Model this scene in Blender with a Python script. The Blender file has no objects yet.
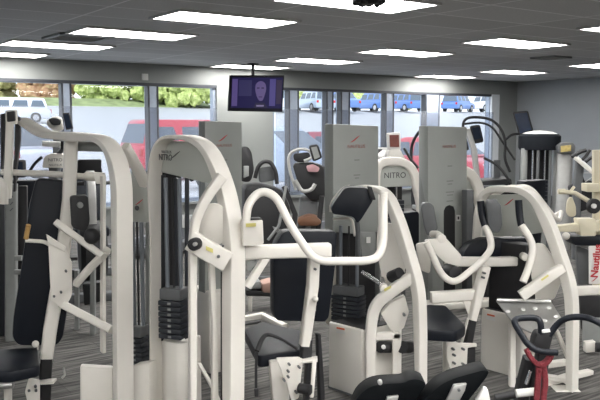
EXPOSURE = 0.25
import bpy, bmesh, math, random
from mathutils import Vector, Matrix
random.seed(7)
scene = bpy.context.scene
COL = scene.collection
V = Vector

# ------------------------------------------------------------------ camera
CAM = V((0, 0, 1.6)); F = 778.0; PITCH = math.atan(75 / F)
cam_d = bpy.data.cameras.new('camera'); cam = bpy.data.objects.new('camera', cam_d); COL.objects.link(cam)
cam.location = CAM; cam.rotation_euler = (math.pi / 2 - PITCH, 0, 0)
cam_d.sensor_width = 36; cam_d.lens = F / 600 * 36; cam_d.clip_end = 300
scene.camera = cam
cp, sp = math.cos(PITCH), math.sin(PITCH)

def ray(px, py):
    x, z = (px - 300) / F, (200 - py) / F
    return V((x, cp + z * sp, z * cp - sp))

def P(px, py, depth):
    d = ray(px, py)
    return CAM + d * (depth / d.y)

def on_z(px, py, z):
    d = ray(px, py)
    return CAM + d * ((z - CAM.z) / d.z)

class Plane:
    """a vertical plane through the ray px at distance depth, running along the horizontal heading ang (degrees)"""
    def __init__(s, px, depth, ang):
        s.o = P(px, 125, depth); a = math.radians(ang)
        s.u = V((math.cos(a), math.sin(a), 0)); s.n = V((math.sin(a), -math.cos(a), 0))   # n faces the viewer
    def pt(s, px, py, off=0.0):
        d = ray(px, py); o = s.o + s.n * off
        return CAM + d * ((o - CAM).dot(s.n) / d.dot(s.n))
    def pts(s, l, off=0.0):
        return [s.pt(x, y, off) for x, y in l]

# ------------------------------------------------------------------ materials
MATS = {}
def mat(name, col, rough=.5, metal=0., noise=0., nscale=20., bump=0., bscale=200., emit=None, estr=0., coat=0.):
    if name in MATS: return MATS[name]
    m = bpy.data.materials.new(name); m.use_nodes = True
    nt = m.node_tree; b = nt.nodes['Principled BSDF']
    b.inputs['Base Color'].default_value = (*col, 1); b.inputs['Roughness'].default_value = rough
    b.inputs['Metallic'].default_value = metal
    if coat: b.inputs['Coat Weight'].default_value = coat
    tc = nt.nodes.new('ShaderNodeTexCoord')
    if noise:
        n = nt.nodes.new('ShaderNodeTexNoise'); n.inputs['Scale'].default_value = nscale; n.inputs['Detail'].default_value = 3
        r = nt.nodes.new('ShaderNodeValToRGB')
        r.color_ramp.elements[0].position = .3; r.color_ramp.elements[1].position = .7
        r.color_ramp.elements[0].color = (*[c * (1 - noise) for c in col], 1); r.color_ramp.elements[1].color = (*[min(1, c * (1 + noise)) for c in col], 1)
        nt.links.new(tc.outputs['Object'], n.inputs['Vector']); nt.links.new(n.outputs['Fac'], r.inputs['Fac'])
        nt.links.new(r.outputs['Color'], b.inputs['Base Color'])
    if bump:
        n2 = nt.nodes.new('ShaderNodeTexNoise'); n2.inputs['Scale'].default_value = bscale
        bm_ = nt.nodes.new('ShaderNodeBump'); bm_.inputs['Strength'].default_value = bump; bm_.inputs['Distance'].default_value = .01
        nt.links.new(tc.outputs['Object'], n2.inputs['Vector']); nt.links.new(n2.outputs['Fac'], bm_.inputs['Height'])
        nt.links.new(bm_.outputs['Normal'], b.inputs['Normal'])
    if emit:
        b.inputs['Emission Color'].default_value = (*emit, 1); b.inputs['Emission Strength'].default_value = estr
    MATS[name] = m
    return m

CREAM = mat('cream_paint', (.74, .712, .66), .4, noise=.03, nscale=6)
CREAM2 = mat('warm_cream_paint', (.66, .61, .47), .4, noise=.03, nscale=6)
BLACK = mat('black_vinyl', (.009, .011, .016), .42, bump=.15, bscale=350)
SADDLE = mat('saddle_vinyl', (.004, .005, .006), .5, noise=.1); SADDLE.node_tree.nodes['Principled BSDF'].inputs['Specular IOR Level'].default_value = .08
BLACK.node_tree.nodes['Principled BSDF'].inputs['Specular IOR Level'].default_value = .22
RUBBER = mat('black_rubber', (.014, .014, .016), .6, noise=.1, nscale=30)
GREY = mat('grey_panel_paint', (.30, .315, .30), .42, noise=.03, nscale=5)
ROD = mat('guide_rod_steel', (.20, .22, .25), .38, .5, noise=.05); LOGOP = mat('logo_plate_paint', (.46, .48, .45), .42, noise=.03, nscale=5)
GREYD = mat('dark_grey_paint', (.10, .105, .11), .5, noise=.05)
GREYM = mat('mid_grey_paint', (.24, .25, .245), .5, noise=.05)
PLATE = mat('weight_plate_black', (.022, .025, .032), .42, noise=.1)
CHROME = mat('chrome', (.75, .76, .78), .22, 1., noise=.03)
STEEL = mat('brushed_steel', (.55, .55, .54), .4, .8, noise=.05)
RED = mat('red_print', (.45, .03, .04), .5, noise=.04)
INK = mat('dark_print', (.05, .05, .055), .5, noise=.04)
YELLOW = mat('yellow_sticker', (.62, .56, .18), .5, noise=.05)
TAN = mat('tan_grip', (.45, .28, .1), .5, noise=.1)
ORANGE = mat('warning_orange', (.7, .16, .06), .5, noise=.05)
WHITEP = mat('white_label', (.75, .75, .73), .5, noise=.02)
TOWEL = mat('red_towel_cloth', (.17, .022, .03), .9, noise=.15, nscale=60, bump=.5, bscale=120)
ALU = mat('window_aluminium', (.42, .48, .58), .4, .2, noise=.05)
ALUD = mat('window_gasket_dark', (.045, .05, .062), .5, noise=.05)

# ------------------------------------------------------------------ mesh builder
class MB:
    def __init__(s): s.v = []; s.f = []
    def add(s, verts, faces):
        n = len(s.v); s.v += [V(p) for p in verts]; s.f += [tuple(i + n for i in f) for f in faces]; return s
    def box(s, c, ux, uy, uz):
        """oriented box: centre and three half-axis vectors"""
        c = V(c); vs = [c + ux * i + uy * j + uz * k for k in (-1, 1) for j in (-1, 1) for i in (-1, 1)]
        return s.add(vs, [(0, 2, 3, 1), (4, 5, 7, 6), (0, 1, 5, 4), (2, 6, 7, 3), (0, 4, 6, 2), (1, 3, 7, 5)])
    def sweep(s, path, ring, n=None, closed_path=False, scale=None):
        """ring: list of (a,b) offsets; a along side axis, b along n. planar if n is given, else parallel transport"""
        path = [V(p) for p in path]; N = len(path); k = len(ring); vs = []
        tang = []
        for i in range(N):
            a = path[max(0, i - 1)]; b = path[min(N - 1, i + 1)]
            if closed_path: a = path[(i - 1) % N]; b = path[(i + 1) % N]
            tang.append((b - a).normalized())
        if n is None:
            t = tang[0]; h = V((0, 0, 1)) if abs(t.z) < .9 else V((0, 1, 0)); nn = (h - t * h.dot(t)).normalized()
        for i in range(N):
            t = tang[i]
            if n is not None: nn = (n - t * n.dot(t)).normalized()
            elif i: nn = (nn - t * nn.dot(t)).normalized()
            sd = t.cross(nn); sc = 1.0
            if n is not None and 0 < i < N - 1:
                d1 = (path[i] - path[i - 1]).normalized(); sc = 1 / max(.5, abs(d1.dot(t)))
            ka, kb = scale[i] if scale else (1., 1.)
            for (a, b) in ring: vs.append(path[i] + sd * a * sc * ka + nn * b * kb)
        fs = []
        for i in range(N - 1 + (1 if closed_path else 0)):
            for j in range(k):
                i2 = (i + 1) % N
                fs.append((i * k + j, i * k + (j + 1) % k, i2 * k + (j + 1) % k, i2 * k + j))
        if not closed_path:
            fs.append(tuple(reversed(range(k)))); fs.append(tuple((N - 1) * k + j for j in range(k)))
        return s.add(vs, fs)
    def cyl(s, a, b, r, r2=None, seg=16):
        a, b = V(a), V(b); r2 = r if r2 is None else r2
        t = (b - a).normalized(); h = V((0, 0, 1)) if abs(t.z) < .9 else V((0, 1, 0)); x = h.cross(t).normalized(); y = t.cross(x)
        vs = [a + (x * math.cos(q) + y * math.sin(q)) * r for q in [2 * math.pi * i / seg for i in range(seg)]]
        vs += [b + (x * math.cos(q) + y * math.sin(q)) * r2 for q in [2 * math.pi * i / seg for i in range(seg)]]
        fs = [(i, (i + 1) % seg, seg + (i + 1) % seg, seg + i) for i in range(seg)] + [tuple(reversed(range(seg))), tuple(range(seg, 2 * seg))]
        return s.add(vs, fs)
    def prism(s, poly, ext):
        """polygon (3d points) pushed along ext"""
        poly = [V(p) for p in poly]; k = len(poly); ext = V(ext)
        vs = poly + [p + ext for p in poly]
        return s.add(vs, [tuple(reversed(range(k))), tuple(range(k, 2 * k))] + [(i, (i + 1) % k, k + (i + 1) % k, k + i) for i in range(k)])
    def sphere(s, c, r, sz=1., seg=14, rings=8):
        c = V(c); vs = []; fs = []
        for i in range(rings + 1):
            th = math.pi * i / rings
            for j in range(seg):
                ph = 2 * math.pi * j / seg
                vs.append(c + V((r * math.sin(th) * math.cos(ph), r * math.sin(th) * math.sin(ph), r * sz * math.cos(th))))
        for i in range(rings):
            for j in range(seg):
                fs.append((i * seg + j, (i + 1) * seg + j, (i + 1) * seg + (j + 1) % seg, i * seg + (j + 1) % seg))
        return s.add(vs, fs)
    def lathe(s, c, prof, seg=24, axis=None):
        """profile (r, h) turned about the vertical through c, or about axis"""
        c = V(c); ax = (axis or V((0, 0, 1))).normalized(); h = V((1, 0, 0)) if abs(ax.x) < .9 else V((0, 1, 0)); x = ax.cross(h).normalized(); y = ax.cross(x)
        vs = []; fs = []; k = len(prof)
        for j in range(seg):
            q = 2 * math.pi * j / seg
            for r, z in prof: vs.append(c + ax * z + (x * math.cos(q) + y * math.sin(q)) * max(r, 1e-4))
        for j in range(seg):
            for i in range(k - 1):
                j2 = (j + 1) % seg; fs.append((j * k + i, j2 * k + i, j2 * k + i + 1, j * k + i + 1))
        return s.add(vs, fs)
    def build(s, name, m, parent=None, bevel=0., subsurf=0, smooth=True, ang=35):
        me = bpy.data.meshes.new(name); o = bpy.data.objects.new(name, me); COL.objects.link(o)
        off = V((0, 0, 0)); p = parent
        while p is not None: off = off + p.location; p = p.parent
        if parent is not None:
            o.parent = parent
        if parent is None and s.v:
            lo = V([min(v[i] for v in s.v) for i in range(3)]); hi = V([max(v[i] for v in s.v) for i in range(3)])
            off = V(((lo.x + hi.x) / 2, (lo.y + hi.y) / 2, lo.z)); o.location = off
        me.from_pydata([v - off for v in s.v], [], s.f)
        bm = bmesh.new(); bm.from_mesh(me); bmesh.ops.remove_doubles(bm, verts=bm.verts, dist=1e-5); bmesh.ops.recalc_face_normals(bm, faces=bm.faces)
        if bevel:
            es = [e for e in bm.edges if e.is_manifold and e.calc_face_angle(0) > .5]
            bmesh.ops.bevel(bm, geom=es, offset=bevel, segments=2, profile=.5, affect='EDGES', clamp_overlap=True)
        bm.to_mesh(me); bm.free()
        if smooth:
            for p in me.polygons: p.use_smooth = True
            me.set_sharp_from_angle(angle=math.radians(ang))
        me.materials.append(m)
        if subsurf:
            md = o.modifiers.new('soften', 'SUBSURF'); md.levels = md.render_levels = subsurf
        return o

def rrect(w, h, r=None, seg=3):
    """rounded rectangle ring, w along side axis, h along normal"""
    r = min(w, h) * .18 if r is None else r; out = []
    for cx, cy, a0 in ((w / 2 - r, h / 2 - r, 0), (-w / 2 + r, h / 2 - r, 90), (-w / 2 + r, -h / 2 + r, 180), (w / 2 - r, -h / 2 + r, 270)):
        for i in range(seg + 1):
            a = math.radians(a0 + 90 * i / seg); out.append((cx + r * math.cos(a), cy + r * math.sin(a)))
    return out
def circ(r, seg=14): return [(r * math.cos(2 * math.pi * i / seg), r * math.sin(2 * math.pi * i / seg)) for i in range(seg)]

def fillet(pts, r, seg=6, closed=False):
    pts = [V(p) for p in pts]; out = []
    N = len(pts)
    for i, p in enumerate(pts):
        if (i == 0 or i == N - 1) and not closed: out.append(p); continue
        a, b = pts[(i - 1) % N], pts[(i + 1) % N]; rr = r[i] if isinstance(r, (list, tuple)) else r
        d1, d2 = (a - p), (b - p); l = min(rr, d1.length * .49, d2.length * .49)
        s, e = p + d1.normalized() * l, p + d2.normalized() * l
        for k in range(seg + 1):
            t = k / seg; out.append(s * (1 - t) ** 2 + p * 2 * t * (1 - t) + e * t * t)
    return out

def empty(name, loc, label, cat, group=None):
    o = bpy.data.objects.new(name, None); COL.objects.link(o); o.location = V(loc); o.empty_display_size = .1
    o['label'] = label; o['category'] = cat
    if group: o['group'] = group
    return o
def tag(o, label, cat, group=None, kind=None):
    o['label'] = label; o['category'] = cat
    if group: o['group'] = group
    if kind: o['kind'] = kind
    return o
def struct(o): o['kind'] = 'structure'; return o

def bar(name, pix, wp, d, m, parent, a=35., r=0., round_=False, rr=None, build=True):
    """bar through (px, py, depth) points; wp is its width in photo pixels (a number or one per point), d metres deep along the heading normal"""
    pts = [P(*q) for q in pix]; N = len(pts); ws = wp if isinstance(wp, (list, tuple)) else [wp] * N
    aa = math.radians(a); n = V((math.sin(aa), -math.cos(aa), 0)); W = []
    for i in range(N):
        a0, a1 = pix[max(0, i - 1)], pix[min(N - 1, i + 1)]
        sx, sy = a1[0] - a0[0], a1[1] - a0[1]; l = math.hypot(sx, sy) or 1; q = V((sy / l, 0, sx / l))
        t = (pts[min(N - 1, i + 1)] - pts[max(0, i - 1)]).normalized(); nn = (n - t * n.dot(t)).normalized(); sdv = t.cross(nn)
        app = ws[i] / F * pix[i][2]
        W.append(app if round_ else max(.35 * app, min(2.2 * app, (app - d * abs(nn.dot(q))) / max(.25, abs(sdv.dot(q))))))
    if r:
        path, wl = [], []
        for i in range(N):
            if i in (0, N - 1): path.append(pts[i]); wl.append(W[i]); continue
            rr_ = r[i] if isinstance(r, (list, tuple)) else r
            d1, d2 = pts[i - 1] - pts[i], pts[i + 1] - pts[i]; L1, L2 = min(rr_, d1.length * .49), min(rr_, d2.length * .49)
            s_, e_ = pts[i] + d1.normalized() * L1, pts[i] + d2.normalized() * L2
            ws_, we_ = W[i] + (W[i - 1] - W[i]) * L1 / d1.length, W[i] + (W[i + 1] - W[i]) * L2 / d2.length
            for k in range(8):
                u = k / 7; path.append(s_ * (1 - u) ** 2 + pts[i] * 2 * u * (1 - u) + e_ * u * u); wl.append(ws_ * (1 - u) ** 2 + W[i] * 2 * u * (1 - u) + we_ * u * u)
    else: path, wl = pts, W
    if round_: ring = circ(W[0] / 2); sc = [(x / W[0], x / W[0]) for x in wl]
    else: ring = rrect(W[0], d, rr or min(W[0], d) * .2); sc = [(x / W[0], 1.) for x in wl]
    mb = MB().sweep(path, ring, None if round_ else n, scale=sc)
    return mb.build(name, m, parent) if build else mb
def rod(name, pix, wp, m, parent, r=0.): return bar(name, pix, wp, 0, m, parent, r=r, round_=True)
def slab(name, pix, depth, a, th, m, parent, bevel=.005, r=0., subsurf=0, ref=None):
    """plate or pad with this photo outline on a vertical plane of heading a passing at depth under the outline's middle"""
    cx = sum(p[0] for p in pix) / len(pix) if ref is None else ref
    return pslab(Plane(cx, depth, a), name, pix, th, m, parent, bevel=bevel, r=r, subsurf=subsurf)
def disc(name, px, py, depth, rp, th, a, m, parent, bevel=.003, seg=24):
    aa = math.radians(a); n = V((math.sin(aa), -math.cos(aa), 0)); c = P(px, py, depth); r = rp / F * depth
    return MB().cyl(c - n * th / 2, c + n * th / 2, r, seg=seg).build(name, m, parent, bevel=bevel)
def knob(name, px, py, depth, rp, m, parent): return MB().sphere(P(px, py, depth), rp / F * depth).build(name, m, parent)
def base(px, depth): q = P(px, 125, depth); return V((q.x, q.y, 0))
def ptext(s, name, px, py, depth, a, wpx, m, parent, off=.004, tilt=0., vertical=False, bold=.0):
    """lettering wpx pixels wide on a plane of heading a"""
    aa = math.radians(a); u = V((math.cos(aa), math.sin(aa), 0)); n = V((math.sin(aa), -math.cos(aa), 0)); c = P(px, py, depth) + n * off
    x, y = u * math.cos(math.radians(tilt)) + UP * math.sin(math.radians(tilt)), UP * math.cos(math.radians(tilt)) - u * math.sin(math.radians(tilt))
    o = text(s, name, c, x, y, 1., m, parent, extrude=.0006)
    bpy.context.view_layer.update(); wd = max(.01, o.dimensions.x); o.data.size = (wpx / F * depth) / (abs(math.cos(aa)) if not vertical else 1) / wd; o.data.offset = bold * o.data.size
    bpy.context.view_layer.update(); me = bpy.data.meshes.new_from_object(o.evaluated_get(bpy.context.evaluated_depsgraph_get()))
    me.name = name; r = bpy.data.objects.new(name, me); COL.objects.link(r); r.parent = parent; r.matrix_local = o.matrix_local.copy()
    cu = o.data; bpy.data.objects.remove(o); bpy.data.curves.remove(cu); r.name = name
    if not me.materials: me.materials.append(m)
    return r
def ptube(pl, name, pix, w, m, parent, depth=None, off=0., r=.0, bevel=0, rr=None):
    """square tube through pixels lying in plane pl; w metres wide in the plane, depth metres along its normal"""
    path = pl.pts(pix, off); path = fillet(path, r) if r else path
    return MB().sweep(path, rrect(w, depth or w, rr), pl.n).build(name, m, parent)
def rtube(path, name, rad, m, parent, r=0.):
    path = fillet(path, r) if r else path
    return MB().sweep(path, circ(rad)).build(name, m, parent)
def pslab(pl, name, pix, th, m, parent, off=0., bevel=.004, r=0., subsurf=0):
    """plate cut to a pixel outline on plane pl, front face at off, th metres thick away from the viewer"""
    poly = pl.pts(pix, off); poly = fillet(poly, r, 4, True) if r else poly
    return MB().prism(poly, -pl.n * th).build(name, m, parent, bevel=bevel, subsurf=subsurf)
def text(s, name, loc, xdir, ydir, size, m, parent, extrude=.001, align='CENTER', shear=0., bold=0.):
    c = bpy.data.curves.new(name, 'FONT'); c.body = s; c.size = size; c.extrude = extrude; c.align_x = align; c.align_y = 'CENTER'; c.shear = shear; c.offset = bold
    o = bpy.data.objects.new(name, c); COL.objects.link(o); c.materials.append(m)
    x = V(xdir).normalized(); z = x.cross(V(ydir)).normalized(); y = z.cross(x)
    M = Matrix((x, y, z)).transposed().to_4x4(); off = V((0, 0, 0)); p = parent
    while p is not None: off = off + p.location; p = p.parent
    M.translation = V(loc) - off; o.matrix_local = M
    if parent is not None: o.parent = parent
    return o
def copy_tree(o, parent=None):
    c = o.copy(); COL.objects.link(c); c.parent = parent
    for ch in list(o.children): copy_tree(ch, c)
    return c
UP = V((0, 0, 1))

# ------------------------------------------------------------------ room frame: a runs along the window wall, b towards it
T = math.radians(54.7)
AX = V((math.sin(T), math.cos(T), 0)); BX = V((-math.cos(T), math.sin(T), 0))
def R(a, b, z=0.): return AX * a + BX * b + V((0, 0, z))
CEIL = 2.55; BW = 11.4; AC = 13.97; A0 = -6.0; B0 = -7.0
def wall_a(px):
    d = ray(px, 125); t = (BW) / d.dot(BX); return (d * t).dot(AX)
def rbox(a0, a1, b0, b1, z0, z1, mb=None):
    mb = mb or MB()
    return mb.box(R((a0 + a1) / 2, (b0 + b1) / 2, (z0 + z1) / 2), AX * abs(a1 - a0) / 2, BX * abs(b1 - b0) / 2, UP * (z1 - z0) / 2)
def room_mat(name, build):
    m = bpy.data.materials.new(name); m.use_nodes = True; nt = m.node_tree; b = nt.nodes['Principled BSDF']
    tc = nt.nodes.new('ShaderNodeTexCoord'); mp = nt.nodes.new('ShaderNodeMapping'); mp.inputs['Rotation'].default_value = (0, 0, -(math.pi / 2 - T))
    nt.links.new(tc.outputs['Object'], mp.inputs['Vector'])
    build(nt, b, mp.outputs['Vector']); return m
def ramp(nt, fac, c0, c1, p0=.3, p1=.7):
    r = nt.nodes.new('ShaderNodeValToRGB'); e = r.color_ramp.elements
    e[0].position = p0; e[1].position = p1; e[0].color = (*c0, 1); e[1].color = (*c1, 1); nt.links.new(fac, r.inputs['Fac']); return r.outputs['Color']
def mix(nt, fac, a, b, mode='MIX'):
    n = nt.nodes.new('ShaderNodeMixRGB'); n.blend_type = mode
    if isinstance(fac, float): n.inputs[0].default_value = fac
    else: nt.links.new(fac, n.inputs[0])
    for i, x in ((1, a), (2, b)):
        if isinstance(x, tuple): n.inputs[i].default_value = (*x, 1)
        else: nt.links.new(x, n.inputs[i])
    return n.outputs[0]
def f_carpet(nt, b, vec):
    def noise(scale, sx, sy, det=4):
        m = nt.nodes.new('ShaderNodeMapping'); m.inputs['Scale'].default_value = (sx, sy, 1); nt.links.new(vec, m.inputs['Vector'])
        n = nt.nodes.new('ShaderNodeTexNoise'); n.inputs['Scale'].default_value = scale; n.inputs['Detail'].default_value = det
        nt.links.new(m.outputs['Vector'], n.inputs['Vector']); return n.outputs['Fac']
    s1 = ramp(nt, noise(6, .5, 6), (.03, .029, .028), (.155, .149, .14), .36, .64)
    br = nt.nodes.new('ShaderNodeTexBrick'); br.inputs['Scale'].default_value = 1; br.inputs['Brick Width'].default_value = 1.; br.inputs['Row Height'].default_value = .25
    br.inputs['Mortar Size'].default_value = .004
    br.inputs['Color1'].default_value = (.75, .75, .75, 1); br.inputs['Color2'].default_value = (1.2, 1.2, 1.2, 1); br.inputs['Mortar'].default_value = (.6, .6, .6, 1)
    nt.links.new(vec, br.inputs['Vector'])
    c = mix(nt, 1., s1, br.outputs['Color'], 'MULTIPLY')
    nt.links.new(c, b.inputs['Base Color']); b.inputs['Roughness'].default_value = .95
    bp = nt.nodes.new('ShaderNodeBump'); bp.inputs['Strength'].default_value = .4; bp.inputs['Distance'].default_value = .01
    nt.links.new(noise(250, 1, 1, 2), bp.inputs['Height']); nt.links.new(bp.outputs['Normal'], b.inputs['Normal'])
def f_ceiling(nt, b, vec):
    br = nt.nodes.new('ShaderNodeTexBrick'); br.offset = 0; br.inputs['Scale'].default_value = 1; br.inputs['Brick Width'].default_value = 1.22; br.inputs['Row Height'].default_value = .61
    br.inputs['Mortar Size'].default_value = .011; br.inputs['Mortar Smooth'].default_value = .1
    br.inputs['Color1'].default_value = (.46, .465, .47, 1); br.inputs['Color2'].default_value = (.53, .535, .54, 1); br.inputs['Mortar'].default_value = (.8, .8, .81, 1)
    nt.links.new(vec, br.inputs['Vector'])
    n = nt.nodes.new('ShaderNodeTexNoise'); n.inputs['Scale'].default_value = 60; n.inputs['Detail'].default_value = 4; nt.links.new(vec, n.inputs['Vector'])
    c = mix(nt, 1., br.outputs['Color'], ramp(nt, n.outputs['Fac'], (.86, .86, .86), (1.08, 1.08, 1.08)), 'MULTIPLY')
    nt.links.new(c, b.inputs['Base Color']); b.inputs['Roughness'].default_value = .8
CARPET = room_mat('striated_carpet', f_carpet); TILES = room_mat('ceiling_tiles', f_ceiling)
WALLM = mat('wall_paint_pale', (.26, .272, .264), .6, noise=.02, nscale=3, bump=.05)
WALLR = mat('wall_paint_grey', (.27, .285, .30), .35, noise=.02, nscale=3, bump=.05)

def flat(poly, z0, z1): 
    return MB().prism([V((p.x, p.y, z0)) for p in poly], (0, 0, z1 - z0))
corners = [R(A0, B0), R(AC, B0), R(AC, BW), R(A0, BW)]
def setorigin0(o):
    off = o.location.copy(); o.data.transform(Matrix.Translation(off)); o.location = (0, 0, 0); return o
struct(setorigin0(flat(corners, -.1, 0).build('floor', CARPET)))
struct(setorigin0(flat(corners, CEIL, CEIL + .1).build('ceiling', TILES)))
struct(rbox(AC, AC + .2, B0, BW + .2, 0, CEIL).build('wall_right', WALLR))
struct(rbox(A0 - .2, A0, B0, BW + .2, 0, CEIL).build('wall_left', WALLM))
struct(rbox(A0 - .2, AC + .2, B0 - .2, B0, 0, CEIL).build('wall_back', WALLM))
# window wall: header, sill, piers
WT, WS = 2.255, .35
aL0, aL1, aR0, aR1 = A0 + .3, wall_a(217), wall_a(273), wall_a(492)
mb = MB(); rbox(A0, AC, BW, BW + .2, WT, CEIL, mb); rbox(A0, AC, BW, BW + .2, 0, WS, mb)
for a, b in ((A0, aL0), (aL1, aR0), (aR1, AC)): rbox(a, b, BW, BW + .2, WS, WT, mb)
struct(mb.build('wall_window', WALLM, smooth=False))
struct(rbox(AC - .015, AC, B0, BW, 0, .1).build('baseboard_right', GREYD))

def glass_mat(name, col, gl, haze=0., hazecol=(.5, .55, .6)):
    m = bpy.data.materials.new(name); m.use_nodes = True; nt = m.node_tree; nt.nodes.clear()
    out = nt.nodes.new('ShaderNodeOutputMaterial'); t = nt.nodes.new('ShaderNodeBsdfTransparent'); t.inputs['Color'].default_value = (*col, 1)
    g = nt.nodes.new('ShaderNodeBsdfGlossy'); g.inputs['Roughness'].default_value = .03
    x = nt.nodes.new('ShaderNodeMixShader'); x.inputs[0].default_value = gl
    nt.links.new(t.outputs[0], x.inputs[1]); nt.links.new(g.outputs[0], x.inputs[2])
    last = x
    if haze:
        d = nt.nodes.new('ShaderNodeBsdfDiffuse'); d.inputs['Color'].default_value = (*hazecol, 1)
        y = nt.nodes.new('ShaderNodeMixShader'); y.inputs[0].default_value = haze
        nt.links.new(x.outputs[0], y.inputs[1]); nt.links.new(d.outputs[0], y.inputs[2]); last = y
    nt.links.new(last.outputs[0], out.inputs['Surface']); return m
GLASS = glass_mat('window_glass', (.96, .98, .99), .03)
TINT = glass_mat('window_tint', (.84, .86, .90), .03, .10, (.75, .77, .8))

def window(name, a0, a1, mulls):
    fr = MB(); w = .05
    rbox(a0, a1, BW + .04, BW + .14, WT - .05, WT, fr); rbox(a0, a1, BW + .04, BW + .14, WS, WS + .06, fr)
    rbox(a0, a0 + w, BW + .04, BW + .14, WS, WT, fr); rbox(a1 - w, a1, BW + .04, BW + .14, WS, WT, fr)
    o = struct(fr.build(name, ALU, smooth=False))
    mm = MB(); gk = MB()
    for a, wd in mulls:
        rbox(a - wd / 2, a + wd / 2, BW - .02, BW + .14, WS + .06, WT - .05, mm)
        for s in (-1, 1): rbox(a + s * wd / 2 - .014, a + s * wd / 2 + .014, BW - .03, BW + .1, WS + .06, WT - .05, gk)
    rbox(a0, a1, BW - .012, BW + .04, WT - .045, WT, gk)
    mm.build('mullion', ALU, o, smooth=False); gk.build('gasket', ALUD, o, smooth=False)
    rbox(a0 + .02, a1 - .02, BW + .085, BW + .092, WS + .03, WT - .03).build('window_pane', GLASS, o, smooth=False)
    rbox(a0 + .02, a1 - .02, BW - .05, BW - .045, WS + .03, 1.875).build('tinted_sheet', TINT, o, smooth=False)  # faintly milky grey sheet across the lower panes
    rbox(a0 - .02, a1 + .02, BW - .09, BW + .04, WS - .035, WS).build('window_sill', WALLM, o, smooth=False)
    return o
def ma(x0, x1): return (wall_a((x0 + x1) / 2), wall_a(x1) - wall_a(x0))
window('window_1', aL0, aL1, [(wall_a(66) - 2.4, .14), ma(62.5, 71), ma(148.5, 157.5)])
window('window_2', aR0, aR1, [ma(288.5, 297.5), ma(326, 332), ma(340.5, 348.5), ma(385, 392.5), ma(425, 438)])
struct(rbox(wall_a(490.5), wall_a(498), BW - .03, BW + .02, WS, WT).build('trim_1', mat('white_trim', (.72, .75, .78), .45, noise=.02), smooth=False))

# ------------------------------------------------------------------ ceiling lights
DIFF = mat('light_diffuser', (.9, .9, .88), .5, noise=.01, emit=(1., .98, .95), estr=21.)
FRAMEW = mat('light_frame_white', (.6, .6, .6), .5, noise=.02)
def light(c, label):
    bb = min(c.dot(BX), BW - .5); c = R(c.dot(AX), bb)
    t = empty('ceiling_light', V((c.x, c.y, CEIL - .03)), label, 'ceiling light', 'fluorescent panels in the ceiling')
    a, b = c.dot(AX), c.dot(BX); fr = MB()
    for a0, a1, b0, b1 in ((-.61, .61, -.305, -.275), (-.61, .61, .275, .305), (-.61, -.585, -.275, .275), (.585, .61, -.275, .275)):
        rbox(a + a0, a + a1, b + b0, b + b1, CEIL - .02, CEIL - .0005, fr)
    fr.build('light_frame', FRAMEW, t, smooth=False)
    rbox(a - .585, a + .585, b - .275, b + .275, CEIL - .012, CEIL - .004).build('diffuser', DIFF, t, smooth=False)
    return t
LIGHTS = [((226, 18.5), 'long bright ceiling panel above and left of the television, second row'),
    ((357, 0.5), 'bright ceiling panel cut by the top edge beside the black hanging dome'),
    ((133, 33), 'bright ceiling panel beside the square air vent'),
    ((57, 44.5), 'bright ceiling panel over the left windows, above the one nearest the wall'),
    ((-3, 53), 'bright ceiling panel nearest the left window wall, cut by the left edge'),
    ((244, 67), 'ceiling panel directly above the hanging television'),
    ((318, 60.2), 'ceiling panel just right of the television, over the right windows'),
    ((406, 52), 'ceiling panel in the middle of the room between two others in its row'),
    ((516, 42.5), 'largest ceiling panel on the right half of the ceiling'),
    ((514, 71.5), 'small distant ceiling panel nearest the far corner'),
    ((434, 77), 'distant ceiling panel closest to the right window tops'),
    ((640, 29), 'ceiling panel cut by the right edge, the higher one'),
    ((606, 65.5), 'ceiling panel cut by the right edge, close to the grey wall')]
for (x, y), l in LIGHTS: light(on_z(x, y, CEIL), l)
for a, b in ((2.2, 1.2), (4.9, -.4), (1.0, -2.2), (-1.9, 3.4), (-1.5, -.6), (5., -3.), (8.2, -1.2), (-1., -2.8), (3., -4.), (.2, -5.), (-3.6, -2.4), (2.6, -1.4), (6.6, .6), (-3.8, 1.), (-2.6, -5.), (-.2, 1.), (.5, -1.), (3.4, .2)):  # more panels out of view, added to light the foreground
    light(R(a, b), 'unseen ceiling panel added to brighten the front of the gym')

# vents and fittings
def vent(px, py, s, label):
    c = on_z(px, py, CEIL); a, b = c.dot(AX), c.dot(BX)
    t = empty('ceiling_vent', V((c.x, c.y, CEIL - .02)), label, 'vent', 'air vents in the ceiling')
    fr = MB()
    for a0, a1, b0, b1 in ((-s, s, -s, -s + .05), (-s, s, s - .05, s), (-s, -s + .05, -s, s), (s - .05, s, -s, s)): rbox(a + a0, a + a1, b + b0, b + b1, CEIL - .025, CEIL - .0005, fr)
    fr.build('vent_frame', GREYM, t, smooth=False)
    sl = MB()
    for k in range(7):
        q = -s + .07 + k * (2 * s - .14) / 6
        sl.box(R(a, b + q, CEIL - .014), AX * (s - .05), BX * .02 + UP * .006, UP * .0015)
    sl.build('vent_louver', mat('vent_white', (.62, .62, .62), .5, noise=.02), t, smooth=False)
vent(78, 36.5, .3, 'square air vent in the ceiling beside the left bright panels')
vent(551, 57, .2, 'small air vent in the ceiling between the right panels')
# ------------------------------------------------------------------ outside: lot, bank, hedge, cars
w = bpy.data.worlds.new('sky'); scene.world = w; w.use_nodes = True
bgn = w.node_tree.nodes['Background']; bgn.inputs['Color'].default_value = (.86, .92, 1, 1); bgn.inputs['Strength'].default_value = 1.9
sd = bpy.data.lights.new('sun', 'SUN'); sd.energy = 2.4; sd.angle = math.radians(12); sd.color = (1, .96, .9)
so = bpy.data.objects.new('sun', sd); COL.objects.link(so); so.rotation_euler = (math.radians(38), math.radians(-18), 0)

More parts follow.
